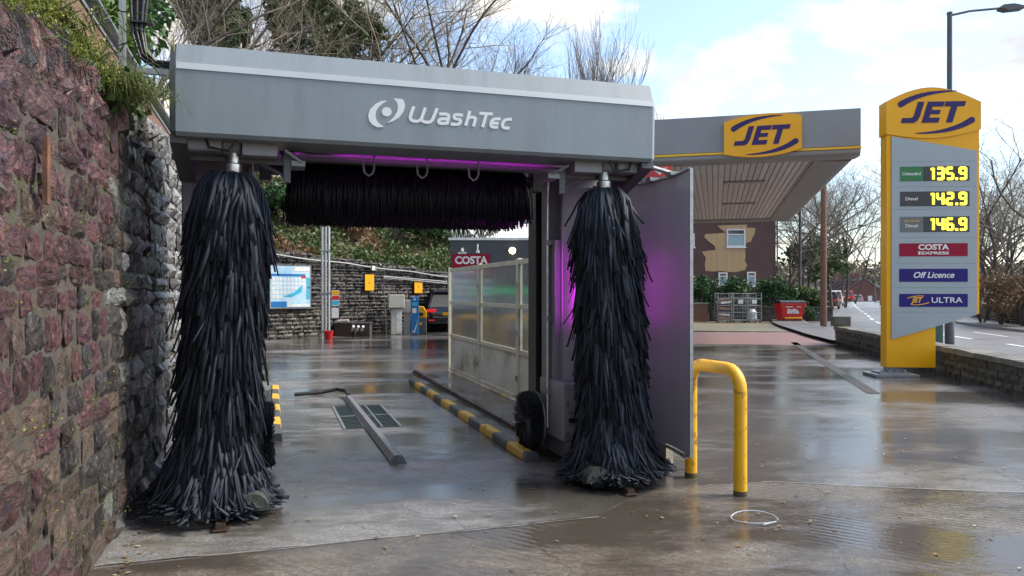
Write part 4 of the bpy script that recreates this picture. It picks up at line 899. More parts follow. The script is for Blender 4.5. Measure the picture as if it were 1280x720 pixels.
lk('lower_edge', MB().prism([(CD-y, z) for y, z in rimprof(0)], CW+.86, -.86, 'x'), canopy_d, cn)
lk('lower_edge', MB().prism([(CW+y, z) for y, z in rimprof(0)], .86, CD-.001, 'y'), canopy_d, cn)
ystr = M('yellow_stripe', (.80,.46,.02), rough=.4)
lk('yellow_stripe', MB().box(CW, .012, -.012, .3, 4.742, 4.788), ystr, cn); lk('yellow_stripe', MB().box(-.3, .012, .301, CD, 4.742, 4.788), ystr, cn)
lk('roof_deck', MB().box(CW+.36, -.36, .36, CD-.36, 5.3, 5.34), canopy_d, cn)
pw = .15; x = CW+.86; me = None
while x < -.87:
    w_ = min(pw, -.86-x)
    if me is None: me = MB().prism([(0,0),(.012,-.014),(pw-.03,-.014),(pw-.018,0),(pw-.018,.02),(0,.02)], .87, CD-.87, 'y').mesh('soffit_plank'); me.materials.append(soffit_m)
    lk('soffit_plank', me, None, cn, (x, 0, 4.70)); x += pw
lk('soffit_backing', MB().box(CW+.87, -.87, .88, CD-.88, 4.722, 4.74), canopy_d, cn)
lampm = M('soffit_lamp_lens', (.35,.35,.33), rough=.3)
for lx, ly in ((-2.3, 4.2), (-2.3, 9.6), (-4.6, 4.2), (-4.6, 9.6)):
    so_ = lk('soffit_light', MB().box(lx-.55, lx+.55, ly-.2, ly+.2, 4.655, 4.683), canopy_d, cn); lk('lens', MB().box(lx-.48, lx+.48, ly-.14, ly+.14, 4.648, 4.6545), lampm, so_)
for cx_, cy_ in ((-5.2, 4.0), (-5.2, 12.0)): bev(lk('column', MB().box(cx_-.17, cx_+.17, cy_-.17, cy_+.17, 0, 4.66), canopy_d, cn), .02)
def arcpts(x0, z0, x1, z1, bulge, n=14):
    o = []
    for i in range(n+1):
        t = i/n; o.append((x0+(x1-x0)*t, z0+(z1-z0)*t + bulge*4*t*(1-t)))
    return o
def jet(parent, loc, W, Hh, y, yb, base=True, rz=0):
    """emblem panel: barrel outline, two swooshes, three slanted capitals; local origin at panel centre"""
    hx, hz = W/2, Hh/2; sgn = lk('emblem_panel', MB().prism(arcpts(-hx, hz*.72, hx, hz*.86, hz*.26)+arcpts(hx, -hz*.72, -hx, -hz*.86, -hz*.26), y, yb), sign_y, parent, loc) if base else parent
    o = (0,0,0) if base else loc
    cl_ = dense2([(-.744,.368),(-.596,.526),(-.408,.674),(-.193,.789),(-.005,.853),(.263,.905),(.53,.92)]); nn_ = len(cl_)
    top_, bot_ = [], []
    for i, p in enumerate(cl_):
        t = i/(nn_-1); r_ = .13*(1-t)**.75+.006; q0, q1 = Vector(cl_[max(i-1, 0)]), Vector(cl_[min(i+1, nn_-1)]); d = Vector(((q1-q0).x*hx, (q1-q0).y*hz)).normalized()
        top_.append((p[0]*hx-d.y*r_*hz, p[1]*hz+d.x*r_*hz)); bot_.append((p[0]*hx+d.y*r_*hz, p[1]*hz-d.x*r_*hz))
    cap_ = [(cl_[0][0]*hx+.136*hz*math.cos(R(a)), cl_[0][1]*hz+.136*hz*math.sin(R(a))) for a in range(-40, -245, -25)]
    sw = top_[::-1] + [] ; poly_ = top_ + bot_[::-1] + cap_
    lk('swoosh', MB().prism(poly_, y-.008, y-.0005), sign_pur, sgn, o)
    lk('swoosh', MB().prism([(-x+.10*hx, -z) for x, z in poly_], y-.008, y-.0005), sign_pur, sgn, o)
    h = hz*.92; sh = .30; zb = -h/2; LW = W*.205; s0 = LW*.34; bar = h*.235
    def let(poly, x0): return [(x0+px*1.0+(pz)*sh, zb+pz) for px, pz in poly]
    # J
    J = [(LW*.72-s0,h),(LW*.72,h),(LW*.72,h*.30),(LW*.66,h*.10),(LW*.5,0),(-LW*.22,0),(-LW*.22,bar),(LW*.26,bar),(LW*.36,bar*1.25),(LW*.72-s0,h*.36)]
    E = [(0,0),(LW*.92,0),(LW*.92,bar),(s0,bar),(s0,h*.40),(LW*.84,h*.40),(LW*.84,h*.60),(s0,h*.60),(s0,h-bar),(LW*.92,h-bar),(LW*.92,h),(0,h)]
    T = [(LW*.42-s0*.5,0),(LW*.42+s0*.5,0),(LW*.42+s0*.5,h-bar),(LW*.98,h-bar),(LW*.98,h),(-LW*.12,h),(-LW*.12,h-bar),(LW*.42-s0*.5,h-bar)]
    xs0 = -W*.33
    for pl, x0 in ((J, xs0), (E, xs0+LW*.92), (T, xs0+LW*2.02)): lk('letter', MB().prism(let(pl, x0), y-.010, y-.0005), sign_pur, sgn, o)
    return sgn
jx = lambda px: None
# centre of the canopy emblem lies 2.0 m left of the corner along the front
jet(cn, (-2.05, 0, 5.12), 1.66, .92, -.09, -.002)

# ================================================================= PRICE TOTEM
S_ = 14.5/FOC; TX, TY, _ = P(1160, 470, 14.5)
to = thing('price_totem', 'tall yellow and grey fuel price totem beside the low stone wall', 'totem sign', (TX, TY, 0), R(-4))
ox = lambda px: (px-1160)*S_; oz = lambda py: (470-py)*S_
D0, D1 = -.14, .14
bev(lk('column', MB().prism([(ox(1106),oz(459)),(ox(1165),oz(459)),(ox(1165),oz(407)),(ox(1217),oz(392)),(ox(1217),oz(150)),(ox(1106),oz(150))], D0, D1), sign_y, to), .008)
head = lk('head_panel', MB().prism([(ox(1105),oz(170))]+[(ox(1105), oz(133))]+[(ox(1105+113*t), oz(133-20*math.sin(math.pi*min(1,t*.93+.07))+ -2*t)) for t in [i/14 for i in range(15)]]+[(ox(1218), oz(165))]+[(ox(1218-113*t), oz(165+ 8*math.sin(math.pi*t)+4*t)) for t in [i/14 for i in range(15)]], D0-.03, D1+.03), sign_y, to)
jet(head, (ox(1162), 0, oz(143)), 1.62, .86, D0-.031, D0-.03, base=False)
pan = lk('face_panel', MB().prism([(ox(1111.5),oz(172)),(ox(1111.5),oz(424)),(ox(1213),oz(393)),(ox(1213),oz(191))], D0-.028, D0-.001), sign_gr, to)
for py in (204, 235, 263, 298, 330, 360, 390): lk('panel_seam', MB().box(ox(1112), ox(1212.5), D0-.0295, D0-.0282, oz(py)-.004, oz(py)+.004), canopy_g, pan)
digm = M('led_digit', (.9,.75,.05), emit=(1.0,.80,.03), estr=2.2); ledbg = M('price_dark', (.03,.028,.03), rough=.4)
SEG = {'0':'abcdef','1':'bc','2':'abged','3':'abgcd','4':'fgbc','5':'afgcd','6':'afgcde','8':'abcdefg','9':'abcdfg'}
def digit(ch, x, z, w_, h, s, y):
    m = MB(); b_ = lambda x0, x1, z0, z1: m.box(x+x0, x+x1, y-.006, y, z+z0, z+z1)
    g = .003
    if ch == '.': b_(0, s, 0, s); return m
    for q in SEG[ch]:
        if q == 'a': b_(s*.55, w_-s*.55, h-s, h)
        if q == 'd': b_(s*.55, w_-s*.55, 0, s)
        if q == 'g': b_(s*.55, w_-s*.55, h/2-s/2, h/2+s/2)
        if q == 'b': b_(w_-s, w_, h/2+g, h-s*.4)
        if q == 'c': b_(w_-s, w_, s*.4, h/2-g)
        if q == 'f': b_(0, s, h/2+g, h-s*.4)
        if q == 'e': b_(0, s, s*.4, h/2-g)
    if ch == '1': b_(w_-s*1.6, w_-s, h-s*1.3, h-s*.4)
    return m
rows_ = [('135.9', 210, 228, 'Unleaded', M('fuel_green', (.015,.15,.04), rough=.4)), ('142.9', 241, 259, 'Diesel', M('fuel_dark', (.03,.03,.035), rough=.4)), ('146.9', 272, 291, 'Diesel', M('fuel_grey', (.12,.13,.13), rough=.4))]
for txt, y0, y1, nm, fm in rows_:
    yy = D0-.036
    pr = lk('price_window', MB().box(ox(1149.5), ox(1204), yy, D0-.0283, oz(y1), oz(y0)), ledbg, pan)
    fb = lk('fuel_badge', MB().box(ox(1121.5), ox(1149), yy, D0-.0283, oz(y1), oz(y0)), fm, pan)
    text('lettering', nm, .085, white_paint, fb, (ox(1135), yy-.002, (oz(y0)+oz(y1))/2-(.03 if y0 == 272 else 0)), extrude=.002, width=.33 if nm == 'Unleaded' else .22, offset=.001)
    if y0 == 272: text('lettering', 'JET', .05, ystr, fb, (ox(1130), yy-.002, (oz(y0)+oz(y1))/2+.06), extrude=.002, width=.10); text('lettering', 'ULTRA', .05, ystr, fb, (ox(1139), yy-.002, (oz(y0)+oz(y1))/2+.06), extrude=.002, width=.16)
    h = 16*S_; w_ = 9.5*S_; s = .042; x = ox(1153)
    for ch in txt:
        lk('digit', digit(ch, x, (oz(y0)+oz(y1))/2-h/2, w_, h, s, yy-.001), digm, pr); x += (.06 if ch == '.' else (w_+.030))
for y0, y1, c_, nm in ((305, 321, costa_r, 'costa'), (336.5, 352.5, M('sign_navy', (.022,.014,.15), rough=.45, spec=.2), 'off'), (367.5, 383.5, MATS['sign_navy'], 'ultra')):
    bd = lk('brand_strip', MB().box(ox(1120.5), ox(1202), D0-.036, D0-.0283, oz(y1), oz(y0)), c_, pan); yy = D0-.038; zc = (oz(y0)+oz(y1))/2
    if nm == 'costa':
        text('lettering', 'COSTA', .14, white_paint, bd, (ox(1161), yy, zc+.045), offset=.005, extrude=.002, width=.56); text('lettering', 'EXPRESS', .072, white_paint, bd, (ox(1163), yy, zc-.065), offset=.002, extrude=.002, width=.50)
        lk('cup_mark', MB().box(ox(1143), ox(1145.5), yy-.002, yy+.001, zc-.09, zc-.04).box(ox(1142.5), ox(1146), yy-.002, yy+.001, zc-.038, zc-.03), white_paint, bd)
    elif nm == 'off': text('lettering', 'Off Licence', .155, white_paint, bd, (ox(1161), yy, zc), shear=.25, offset=.003, extrude=.002, width=.74)
    else:
        text('lettering', 'ULTRA', .15, white_paint, bd, (ox(1177), yy, zc), offset=.001, extrude=.002, width=.56); text('lettering', 'JET', .14, sign_y, bd, (ox(1141), yy, zc+.005), shear=.3, offset=.006, extrude=.002, width=.22)
        lk('swoosh', MB().prism(arcpts(ox(1130), zc+.05, ox(1150), zc+.085, .02)+arcpts(ox(1150), zc+.075, ox(1130), zc+.03, .02), yy-.002, yy+.001).prism(arcpts(ox(1134), zc-.085, ox(1156), zc-.05, -.02)+arcpts(ox(1156), zc-.03, ox(1134), zc-.075, -.02), yy-.002, yy+.001), sign_y, bd)
bp = lk('base_plate', MB().box(ox(1088), ox(1140), -.35, .3, .004, .05).box(ox(1096), ox(1132), -.25, .2, .05, .085), galv, to)
lk('support_leg', MB().box(ox(1108), ox(1128), -.08, .08, .085, oz(459)+.02), galv, to)
for i in range(4): lk('anchor_bolt', MB().lathe([(.03,.085),(.03,.13)], 8, (ox(1100+i*9), -.18)), galv, to)

# low stone wall along the pavement
W0, W1 = Vector((6.55, 5.0, 0)), Vector((9.95, 23.4, 0)); wa = math.atan2(W1.y-W0.y, W1.x-W0.x); wl_len = (W1-W0).length
lw = thing('low_wall', 'low dark stone boundary wall between forecourt and road', 'wall', (W0.x, W0.y, 0), wa+R(180)); lw.location = (W1.x, W1.y, 0)
lk('mortar', MB().box(0, wl_len, .02, .30, -.02, .46), mortar_d, lw)
lsv = stone_bank('stone', M('low_wall_stone', (.045,.040,.036), (.095,.083,.072), 4, .55, .4, bump=.7, bscale=12, objr=.35, c3=(.06,.07,.03), s3=3), 8, 700, nx=4, nz=3)
cap = stone_bank('capping_stone', M('wall_capping', (.17,.16,.14), (.11,.105,.09), 4, .6, bump=.5, bscale=14, objr=.25, c3=(.09,.10,.05), s3=2), 4, 720, nx=4, nz=3, rough_=.1)
z = .0
for h in (.16, .15, .15):
    x = rs.uniform(-.1, 0)
    while x < wl_len:
        wd = rs.uniform(.2, .45); wd = min(wd, wl_len-x+.05)
        o = lk('stone', rs.choice(lsv), None, lw, (x+wd/2, .035, z+h/2)); o.scale = (wd*.96, rs.uniform(.05,.085), h*.94); x += wd
    z += h
x = 0
capm = [MB().add([(a+rs.uniform(-.02,.02), b_+rs.uniform(-.012,.012), c_+rs.uniform(-.01,.01)) for a, b_, c_ in ((-.5,-.06,.455),(.5,-.06,.455),(.5,.36,.455),(-.5,.36,.455),(-.5,-.05,.55),(.5,-.05,.55),(.5,.35,.55),(-.5,.35,.55))], [(0,3,2,1),(4,5,6,7),(0,1,5,4),(1,2,6,5),(2,3,7,6),(3,0,4,7)]).mesh('capping_stone') for _ in range(4)]
for c_ in capm: c_.materials.append(MATS['wall_capping'])
while x < wl_len:
    wd = rs.uniform(.5, .9); o = lk('capping_stone', rs.choice(capm), None, lw, (x+wd/2, 0, 0)); o.scale = (wd*.98, 1, 1); x += wd
lk('end_block', MB().box(-.25, .3, -.08, .38, .555, .85), MATS['wall_capping'], lw)

# ================================================================= LAMP POSTS AND POLES
def lamp(lab, base, h, arm, rz, m, r=.075, grp=None, double=False):
    t = thing('street_lamp', lab, 'street lamp', base, rz, grp); smooth(lk('column', MB().tube([(0,0,0),(0,0,1.2),(0,0,1.25),(0,0,h)], [r*1.5,r*1.5,r,r*.8], 12), m, t), 40)
    lk('arm', MB().tube([(0,0,h-.05),(arm*.4,0,h+.08),(arm,0,h+.16)], .035, 8), m, t)
    smooth(lk('lantern', MB().prism([(arm-.05,h+.12),(arm+.15,h+.07),(arm+.6,h+.12),(arm+.66,h+.18),(arm+.3,h+.25),(arm,h+.22)], -.14, .14, 'y'), m, t), 20)
    lk('cap', MB().lathe([(r*.9,h-.02),(r*.9,h+.04),(.01,h+.07)], 10), m, t); return t
pole_g = M('lamp_post_grey', (.075,.08,.085), (.06,.062,.066), 3, .4)
x_, y_, _ = P(1187, 437, 21.5); lamp('tall grey street lamp rising behind the price totem', (x_, y_, .12), 9.35, 1.45, R(0), pole_g, .085)
x_, y_, _ = P(1170, 437, 20.2); tpost = thing('signal_post', 'short dark green steel post behind the foot of the totem', 'post', (x_, y_, 0), 0)
tealm = M('dark_green_paint', (.02,.07,.065), (.03,.08,.07), 4, .4); bev(lk('shaft', MB().box(-.14, .14, -.1, .1, 0, 2.0), tealm, tpost), .02); lk('cap', MB().box(-.16, .16, -.12, .12, 2.0, 2.05), tealm, tpost); lk('base', MB().box(-.2, .2, -.16, .16, .0, .13), pole_g, tpost)
for px, top, Y, arm, lab in ((1094, 310, 118, -1.6, 'nearest of the three distant street lamps by the crest of the road'), (1101, 298, 92, -2.2, 'middle distant street lamp with a long arm over the road'), (1103, 284, 74, -2.4, 'distant street lamp tallest in view beside the totem edge')):
    x_ = (px-640)*Y/FOC; lamp(lab, (x_, Y, 0), 1.6+(HOR-top)*Y/FOC, arm, 0, pole_g, .09, 'distant street lamps')
x_, y_, _ = P(1000, 390, 46); lamp('slim black lamp post behind the hedge shrubs', (x_, y_, 0), 8.6, -1.0, 0, black_pl, .085)
x_, y_, _ = G(1029.5, 409)
tg = thing('telegraph_pole', 'brown wooden telegraph pole at the pavement corner', 'pole', (x_, y_, 0)); smooth(lk('shaft', MB().tube([(0,0,0),(0,0,4.5),(.02,0,9.2)], [.15,.135,.11], 12), wood_br, tg)); lk('cross_arm', MB().box(-.5,.5,-.05,.05,8.6,8.7), wood_br, tg)
for x in (-.4,-.15,.2,.42): lk('insulator', MB().lathe([(.03,8.7),(.045,8.78),(.02,8.84)], 8, (x,0)), white_paint, tg)

# ================================================================= HOUSE
hs = thing('brown_house', 'brown rendered house with a large peeled patch behind the hedge', 'house', (17.35, 50, 0), 0)
rend = M('brown_render', (.115,.062,.056), (.09,.05,.046), 1.0, .8, bump=.2, bscale=10)
lk('wall', MB().box(-9.5, 0, 0, 9, -.1, 6.9), rend, hs)
HP = lambda px, py: ((px-640)*50/FOC-17.35, CAMH+(HOR-py)*50/FOC)
patch = [(175,58),(250,55),(355,52),(352,70),(405,72),(398,110),(385,130),(375,155),(350,160),(340,190),(345,230),(340,270),(355,295),(340,325),(280,338),(235,335),(205,330),(150,333),(105,330),(100,290),(108,250),(82,215),(120,208),(165,205),(160,180),(120,150),(95,125),(105,108),(160,106),(225,100),(200,80)]
lk('exposed_brick', MB().prism([HP(860+x/4.8, 270+y/4.8) for x, y in patch], -.03, -.002), paving('buff_brickwork', (.52,.34,.17), (.44,.28,.14), (.36,.26,.15), 3.0, 0), hs)
def window(par, x0, x1, z0, z1, curtain=True):
    f = lk('window', MB().box(x0, x1, -.05, -.031, z0, z1), glass_d, par); t = .09
    lk('frame', MB().box(x0, x1, -.10, -.051, z0, z0+t).box(x0, x1, -.10, -.051, z1-t, z1).box(x0, x0+t, -.10, -.051, z0+t, z1-t).box(x1-t, x1, -.10, -.051, z0+t, z1-t).box(x0+t, x1-t, -.10, -.051, z0+(z1-z0)*.66, z0+(z1-z0)*.66+t*.8), white_paint, f)
    if curtain:
        c_ = MB(); n_ = 18; c_.grid([[(x0+t+(x1-x0-2*t)*i/n_, -.062+.008*(i % 2), z) for i in range(n_+1)] for z in (z0+t, z0+(z1-z0)*.66)]); lk('curtain', c_, M('net_curtain', (.32,.42,.46), rough=.8) if 'net_curtain' not in MATS else MATS['net_curtain'], f)
        lk('sill', MB().box(x0-.05, x1+.05, -.16, -.03, z0-.08, z0-.002), white_paint, f)
for a, b_, c_, d in ((230,342,78,186), (180,235,338,420), (352,404,335,420)):
    p0 = HP(860+a/4.8, 270+d/4.8); p1 = HP(860+b_/4.8, 270+c_/4.8); window(hs, p0[0], p1[0], p0[1], p1[1])
p0 = HP(862, 309); p1 = HP(868, 292); window(hs, p0[0]-.6, p1[0], p0[1], p1[1])
rf = MB().prism([(-.35,6.85),(9.35,6.85),(4.5,9.3)], -9.7, .25, 'x'); slate = M('roof_slate', (.10,.10,.11), (.07,.07,.08), 3, .6); roof = lk('roof', rf, slate, hs); lk('chimney', MB().box(-1.5, -.6, 4.1, 4.9, 8.9, 10.2), brick_d, roof)
lk('downpipe', MB().tube([(.08,-.06,0),(.08,-.06,6.8)], .05, 8), black_pl, hs); lk('gutter', MB().box(-9.6,.2,-.42,-.30,6.80,6.9), black_pl, hs)
# small brown yard wall and low wall behind the cages
yw = thing('yard_wall', 'short brown block wall left of the roll cages', 'wall', P(858, 404, 40.5)[:2]+(0,), 0); lk('blockwork', MB().box(-1.5, 1.15, 0, .3, 0, .95), wood_br, yw); lk('coping', MB().box(-1.55, 1.2, -.05, .35, .951, 1.03), MATS['kerb_stone'], yw)
yw2 = thing('yard_wall', 'low stone wall under the hedge behind the red bin', 'wall', P(935, 402, 41.2)[:2]+(0,), 0); lk('stonework', MB().box(-2.0, 4.6, 0, .35, 0, .72), st_far, yw2); lk('coping', MB().box(-2.05, 4.65, -.04, .39, .721, .80), MATS['low_wall_stone'], yw2)

# roll cages and bin
def cage(px, lab, fill):
    x_, y_, _ = P(px, 403, 39.6); W_, D_, H2 = .70, .75, 1.55
    t = thing('roll_cage', lab, 'roll cage', (x_, y_, 0), R(rs.uniform(-5, 5)), 'roll cages by the hedge')
    fr = MB()
    for x in (-W_/2, W_/2):
        fr.tube([(x, -D_/2, .14), (x, -D_/2, H2), (x, D_/2, H2), (x, D_/2, .14)], .022, 6)
    lk('frame', fr, galv, t); lk('base', MB().box(-W_/2, W_/2, -D_/2, D_/2, .12, .17), galv, t)
    for s_ in (-1, 1):
        mm = MB()
        for z in np.arange(.3, H2, .125): mm.tube([(s_*W_/2, -D_/2, z), (s_*W_/2, D_/2, z)], .012, 5)
        lk('side_mesh', mm, galv, t)
    mm = MB()
    for z in np.arange(.32, H2, .2): mm.tube([(-W_/2, D_/2, z), (W_/2, D_/2, z)], .014, 5)
    for x in np.linspace(-W_/2, W_/2, 6)[1:-1]: mm.tube([(x, D_/2, .17), (x, D_/2, H2)], .012, 5)
    lk('back_mesh', mm, galv, t)
    mm = MB()
    for z in (.55, .9, 1.25): mm.tube([(-W_/2, -D_/2, z), (W_/2, -D_/2, z)], .016, 5)
    lk('front_bar', mm, galv, t)
    for x in (-W_/2+.05, W_/2-.05):
        for y in (-D_/2+.06, D_/2-.06): lk('castor', MB().lathe([(.02,x-.02),(.06,x-.02),(.06,x+.02),(.02,x+.02)], 10, (y, .065), 'x'), tyre, t)
    return t
c1 = cage(904, 'left roll cage packed with folded cardboard beside the hedge', 1); c2 = cage(922.5, 'middle empty roll cage beside the hedge', 0); c3 = cage(940, 'right roll cage holding clear plastic wrap beside the hedge', 2)
lk('notice', MB().box(-.1, .15, -.41, -.40, 1.0, 1.2), white_paint, c2); lk('notice', MB().box(-.15, .1, -.41, -.40, 1.0, 1.2), white_paint, c3)
card = M('cardboard', (.40,.28,.20), (.28,.16,.12), 3, .8); cl2 = c1.location
for i, (z, h, m_) in enumerate(((.19, .16, card), (.36, .12, white_paint), (.49, .18, M('dark_packaging', (.06,.05,.09), rough=.6)), (.68, .14, card), (.83, .16, MATS['brown_render']), (1.0, .13, white_paint), (1.14, .14, card))):
    tag(lk('flattened_box', MB().cbox((0,0,h/2), (.56,.6,h-.02)), m_, None, (cl2.x+rs.uniform(-.03,.03), cl2.y, z), (rs.uniform(-.05,.05), rs.uniform(-.12,.12), rs.uniform(-.2,.2))), ['lowest','second lowest','third lowest','middle','third highest','second highest','topmost'][i]+' flattened box in the left roll cage', 'box', 'boxes in the left cage')
pw_ = MB(); rg = np.random.default_rng(3); rows = [[((.26+rg.uniform(-.06,.05))*math.cos(2*math.pi*k/10)*(1 if j < 3 else .45), (.28+rg.uniform(-.06,.05))*math.sin(2*math.pi*k/10)*(1 if j < 3 else .45), .02+j*.17+rg.uniform(-.03,.03)) for k in range(10)] for j in range(4)]
pw_.add([p for r in rows for p in r], [(j*10+k, j*10+(k+1) % 10, (j+1)*10+(k+1) % 10, (j+1)*10+k) for j in range(3) for k in range(10)]+[tuple(30+k for k in range(10)), tuple(range(9,-1,-1))])
tag(lk('plastic_wrap', pw_, M('clear_plastic', (.62,.66,.68), (.45,.48,.5), 8, .25, bump=.8, bscale=14), None, (c3.location.x, c3.location.y, .175)), 'crumpled clear plastic wrap bundled in the right roll cage', 'plastic')
x_, y_, _ = P(986.5, 403, 39.4)
wb_ = thing('wheelie_bin', 'red four wheeled waste bin with black lid by the hedge', 'bin', (x_, y_, 0), R(4))
b_ = MB(); lo_, hi_ = [(-.52,-.38),(.52,-.38),(.52,.38),(-.52,.38)], [(-.64,-.48),(.64,-.48),(.64,.46),(-.64,.46)]
b_.add([(x,y,.16) for x,y in lo_]+[(x,y,1.02) for x,y in hi_], [(3,2,1,0),(4,5,6,7),(0,1,5,4),(1,2,6,5),(2,3,7,6),(3,0,4,7)]); bb = bev(lk('body', b_, red_p, wb_), .03)
bev(lk('lid', MB().prism([(-.54,1.03),(.52,1.03),(.50,1.12),(-.2,1.17),(-.52,1.10)], -.67, .67, 'x'), black_pl, wb_), .02); lk('rim', MB().box(-.68,.68,-.52,-.485,.94,1.03), red_p, wb_)
for x in (-.45,.45):
    for y in (-.3,.3): lk('castor', MB().lathe([(.03,x-.03),(.09,x-.03),(.09,x+.03),(.03,x+.03)], 12, (y,.09), 'x'), tyre, wb_)
text('lettering', 'Biffa', .33, white_paint, wb_, (0, -.452, .60), offset=.012, extrude=.003, width=.62, rx=R(96)); lk('print_line', MB().box(-.4,-.02,-.487,-.475,.82,.86).box(.2,.42,-.487,-.475,.82,.86), white_paint, wb_); lk('reflective_band', MB().box(-.42,.5,-.44,-.39,.24,.31), ystr, wb_)

for nm_ in ('led_digit','green_light_panel'):
    MATS[nm_].cycles.emission_sampling = 'NONE'
# ================================================================= DISTANT HOUSES, CARS
tbr = M('terrace_brick', (.17,.075,.06), (.13,.06,.05), 2, .8); trf = M('terrace_roof', (.20,.20,.22), (.15,.15,.17), 1, .5)
for i, (px, Y) in enumerate(((1079, 178), (1071, 186), (1064, 194), (1057, 202), (1050, 210), (1043, 218))):
    x_ = (px-640)*Y/FOC; z_ = gz(x_, Y)-.3
    h_ = thing('terrace_house', ['nearest red brick gabled terrace house beyond the road crest','second red brick terrace house beyond the road crest','third red brick terrace house beyond the road crest','fourth red brick terrace house beyond the road crest','fifth red brick terrace house beyond the road crest','farthest red brick terrace house beyond the road crest'][i], 'house', (x_, Y, z_), R(-24), 'distant terrace houses')
    lk('wall', MB().prism([(-4,0),(4,0),(4,5.0),(0,8.2),(-4,5.0)], 0, 6.9, 'y'), tbr, h_)
    ro = lk('roof', MB().prism([(-4.4,4.85),(0,8.38),(4.4,4.85),(4.4,5.1),(0,8.65),(-4.4,5.1)], -.2, 7.0, 'y'), trf, h_)
    lk('chimney', MB().box(-.5,.5,.3,1.0,8.2,9.7), tbr, ro)
    for xx in (-.25,.25): lk('chimney_pot', MB().lathe([(.14,9.7),(.11,10.1)], 8, (xx,.65)), tbr, ro)
    for xx in (-1.9,1.0): lk('window', MB().box(xx, xx+.9, -.05, -.001, 2.9, 4.1), white_paint, h_)
def dcar(px, py, Y, lab, paint, rz, suv=True, H=1.65):
    x_ = (px-640)*Y/FOC; car(lab, (x_, Y, gz(x_, Y)+.012), rz, paint, 4.3, 1.8, H, suv, 'yellow', 'distant cars on the road')
dcar(1036, 370, 72, 'dark grey car at the left kerb past the telegraph pole', cp_grey, R(-24), True, 1.55)
dcar(1043.5, 367, 88, 'white car at the left kerb of the far road', cp_white, R(-24))
dcar(1060, 367, 124, 'red car at the crest of the far road', cp_red, R(-24))
dcar(1072, 367, 140, 'pale silver car dipping over the road crest', cp_sil, R(-24), False, 1.45)

# ================================================================= BANK, PLANTS, TREES
def bank_H(x): return 1.0 + 8.0*smooth01((1.5-x)/16.0)
def bank_z(x, y, s, top):
    H = bank_H(x); return top + H*(1-math.exp(-.60*max(s-.35, 0)/H))
Un = Vector((-CA, -SA, 0))           # outward behind the near wall
line = [(Vector(UV(-1.2, v)), Un, TOPZ(v)-.02) for v in np.arange(-3, 26.4, 1.4)]
for q in np.linspace(0, 1, 7):
    a = math.atan2(Un.y, Un.x); b_ = math.atan2(-FN.y, -FN.x)
    while b_ > a: b_ -= 2*math.pi
    g_ = a+(b_-a)*q; line.append((Vector((FC.x, FC.y, 0)) + Vector((math.cos(g_), math.sin(g_), 0))*.2, Vector((math.cos(g_), math.sin(g_), 0)), 3.1))
for t in np.arange(1, 24.1, 1.0): line.append((Vector(FP(t, -.25)), -FN, FT(t)-.02))
ss = [0, .3, .8, 1.4, 2.2, 3.2, 4.5, 6, 8, 10.5, 14, 19, 26, 36]
def bank_pt(i, s): p, n_, tp_ = line[i]; q = p+n_*s; return (q.x, q.y, bank_z(q.x, q.y, s, tp_) + .25*math.sin(q.x*.9)*math.cos(q.y*.7)*min(1, s/3))
struct('bank_terrain', MB().grid([[bank_pt(i, s) for s in ss] for i in range(len(line))]), soil)
def bank_at(fi, s):
    i = int(fi); f = fi-i; i2 = min(i+1, len(line)-1); a, b_ = Vector(bank_pt(i, s)), Vector(bank_pt(i2, s)); return a+(b_-a)*f

def leaf_mesh(name, C, D, size, seed, asp=.5, rnd=.9, droop=0.0):
    """C centres (n,3), D outward directions (n,3): one folded rhombus per leaf"""
    g = np.random.default_rng(seed); n = len(C); a = D + rnd*g.normal(size=(n, 3)); a[:, 2] -= droop; a /= np.linalg.norm(a, axis=1, keepdims=True)+1e-9
    b = np.cross(a, g.normal(size=(n, 3))); b /= np.linalg.norm(b, axis=1, keepdims=True)+1e-9; c = np.cross(a, b)
    s = (size*g.uniform(.6, 1.4, n))[:, None]
    V = np.stack([C-a*s*.5, C+b*s*asp*.5+c*s*.10, C+a*s*.5, C-b*s*asp*.5+c*s*.10], 1).reshape(-1, 3)
    return npmesh(name, V, np.arange(n*4).reshape(-1, 4))
def clumps(seed, n, rad, ncl=26, fill=.32, flat=1.0):
    """points through an ellipsoid made of uneven leaf clumps"""
    g = np.random.default_rng(seed); d = g.normal(size=(ncl, 3)); d[:, 2] = np.abs(d[:, 2])*flat - .35; d /= np.linalg.norm(d, axis=1, keepdims=True)
    cc = d*g.uniform(.45, .86, (ncl, 1)); cr = g.uniform(.16, .36, ncl); k = g.integers(0, ncl, n)
    q = g.normal(size=(n, 3)); q /= np.linalg.norm(q, axis=1, keepdims=True); q *= (g.uniform(fill, 1, n)**.5)[:, None]
    return (cc[k]+q*cr[k][:, None])*np.array(rad)[None], q
def shrub(name, lab, loc, rad, mat, n, size, seed, cat='shrub', grp=None, asp=.5, stems=5, ncl=26, trunk_h=None):
    t = thing(name, lab, cat, loc, random.Random(seed).uniform(0, 6), grp); C, D = clumps(seed, n, rad, ncl); C[:, 2] += rad[2]*.95 if trunk_h is None else trunk_h
    C[:, 2] = np.maximum(C[:, 2], .04)
    me = leaf_mesh('foliage', C, D, size, seed+1, asp); me.materials.append(mat); stuff(lk('foliage', me, None, t))
    m = MB(); r = random.Random(seed)
    for i in range(stems):
        a = r.uniform(0, 6.28); m.tube([(0,0,-.1), (rad[0]*.25*math.cos(a), rad[1]*.25*math.sin(a), rad[2]*.5), (rad[0]*.55*math.cos(a), rad[1]*.55*math.sin(a), rad[2]*(1.0+.4*r.random()))], [.03*rad[2]+.01, .02*rad[2]+.006, .008], 5)
    stuff(lk('stems', m, bark, t)); return t

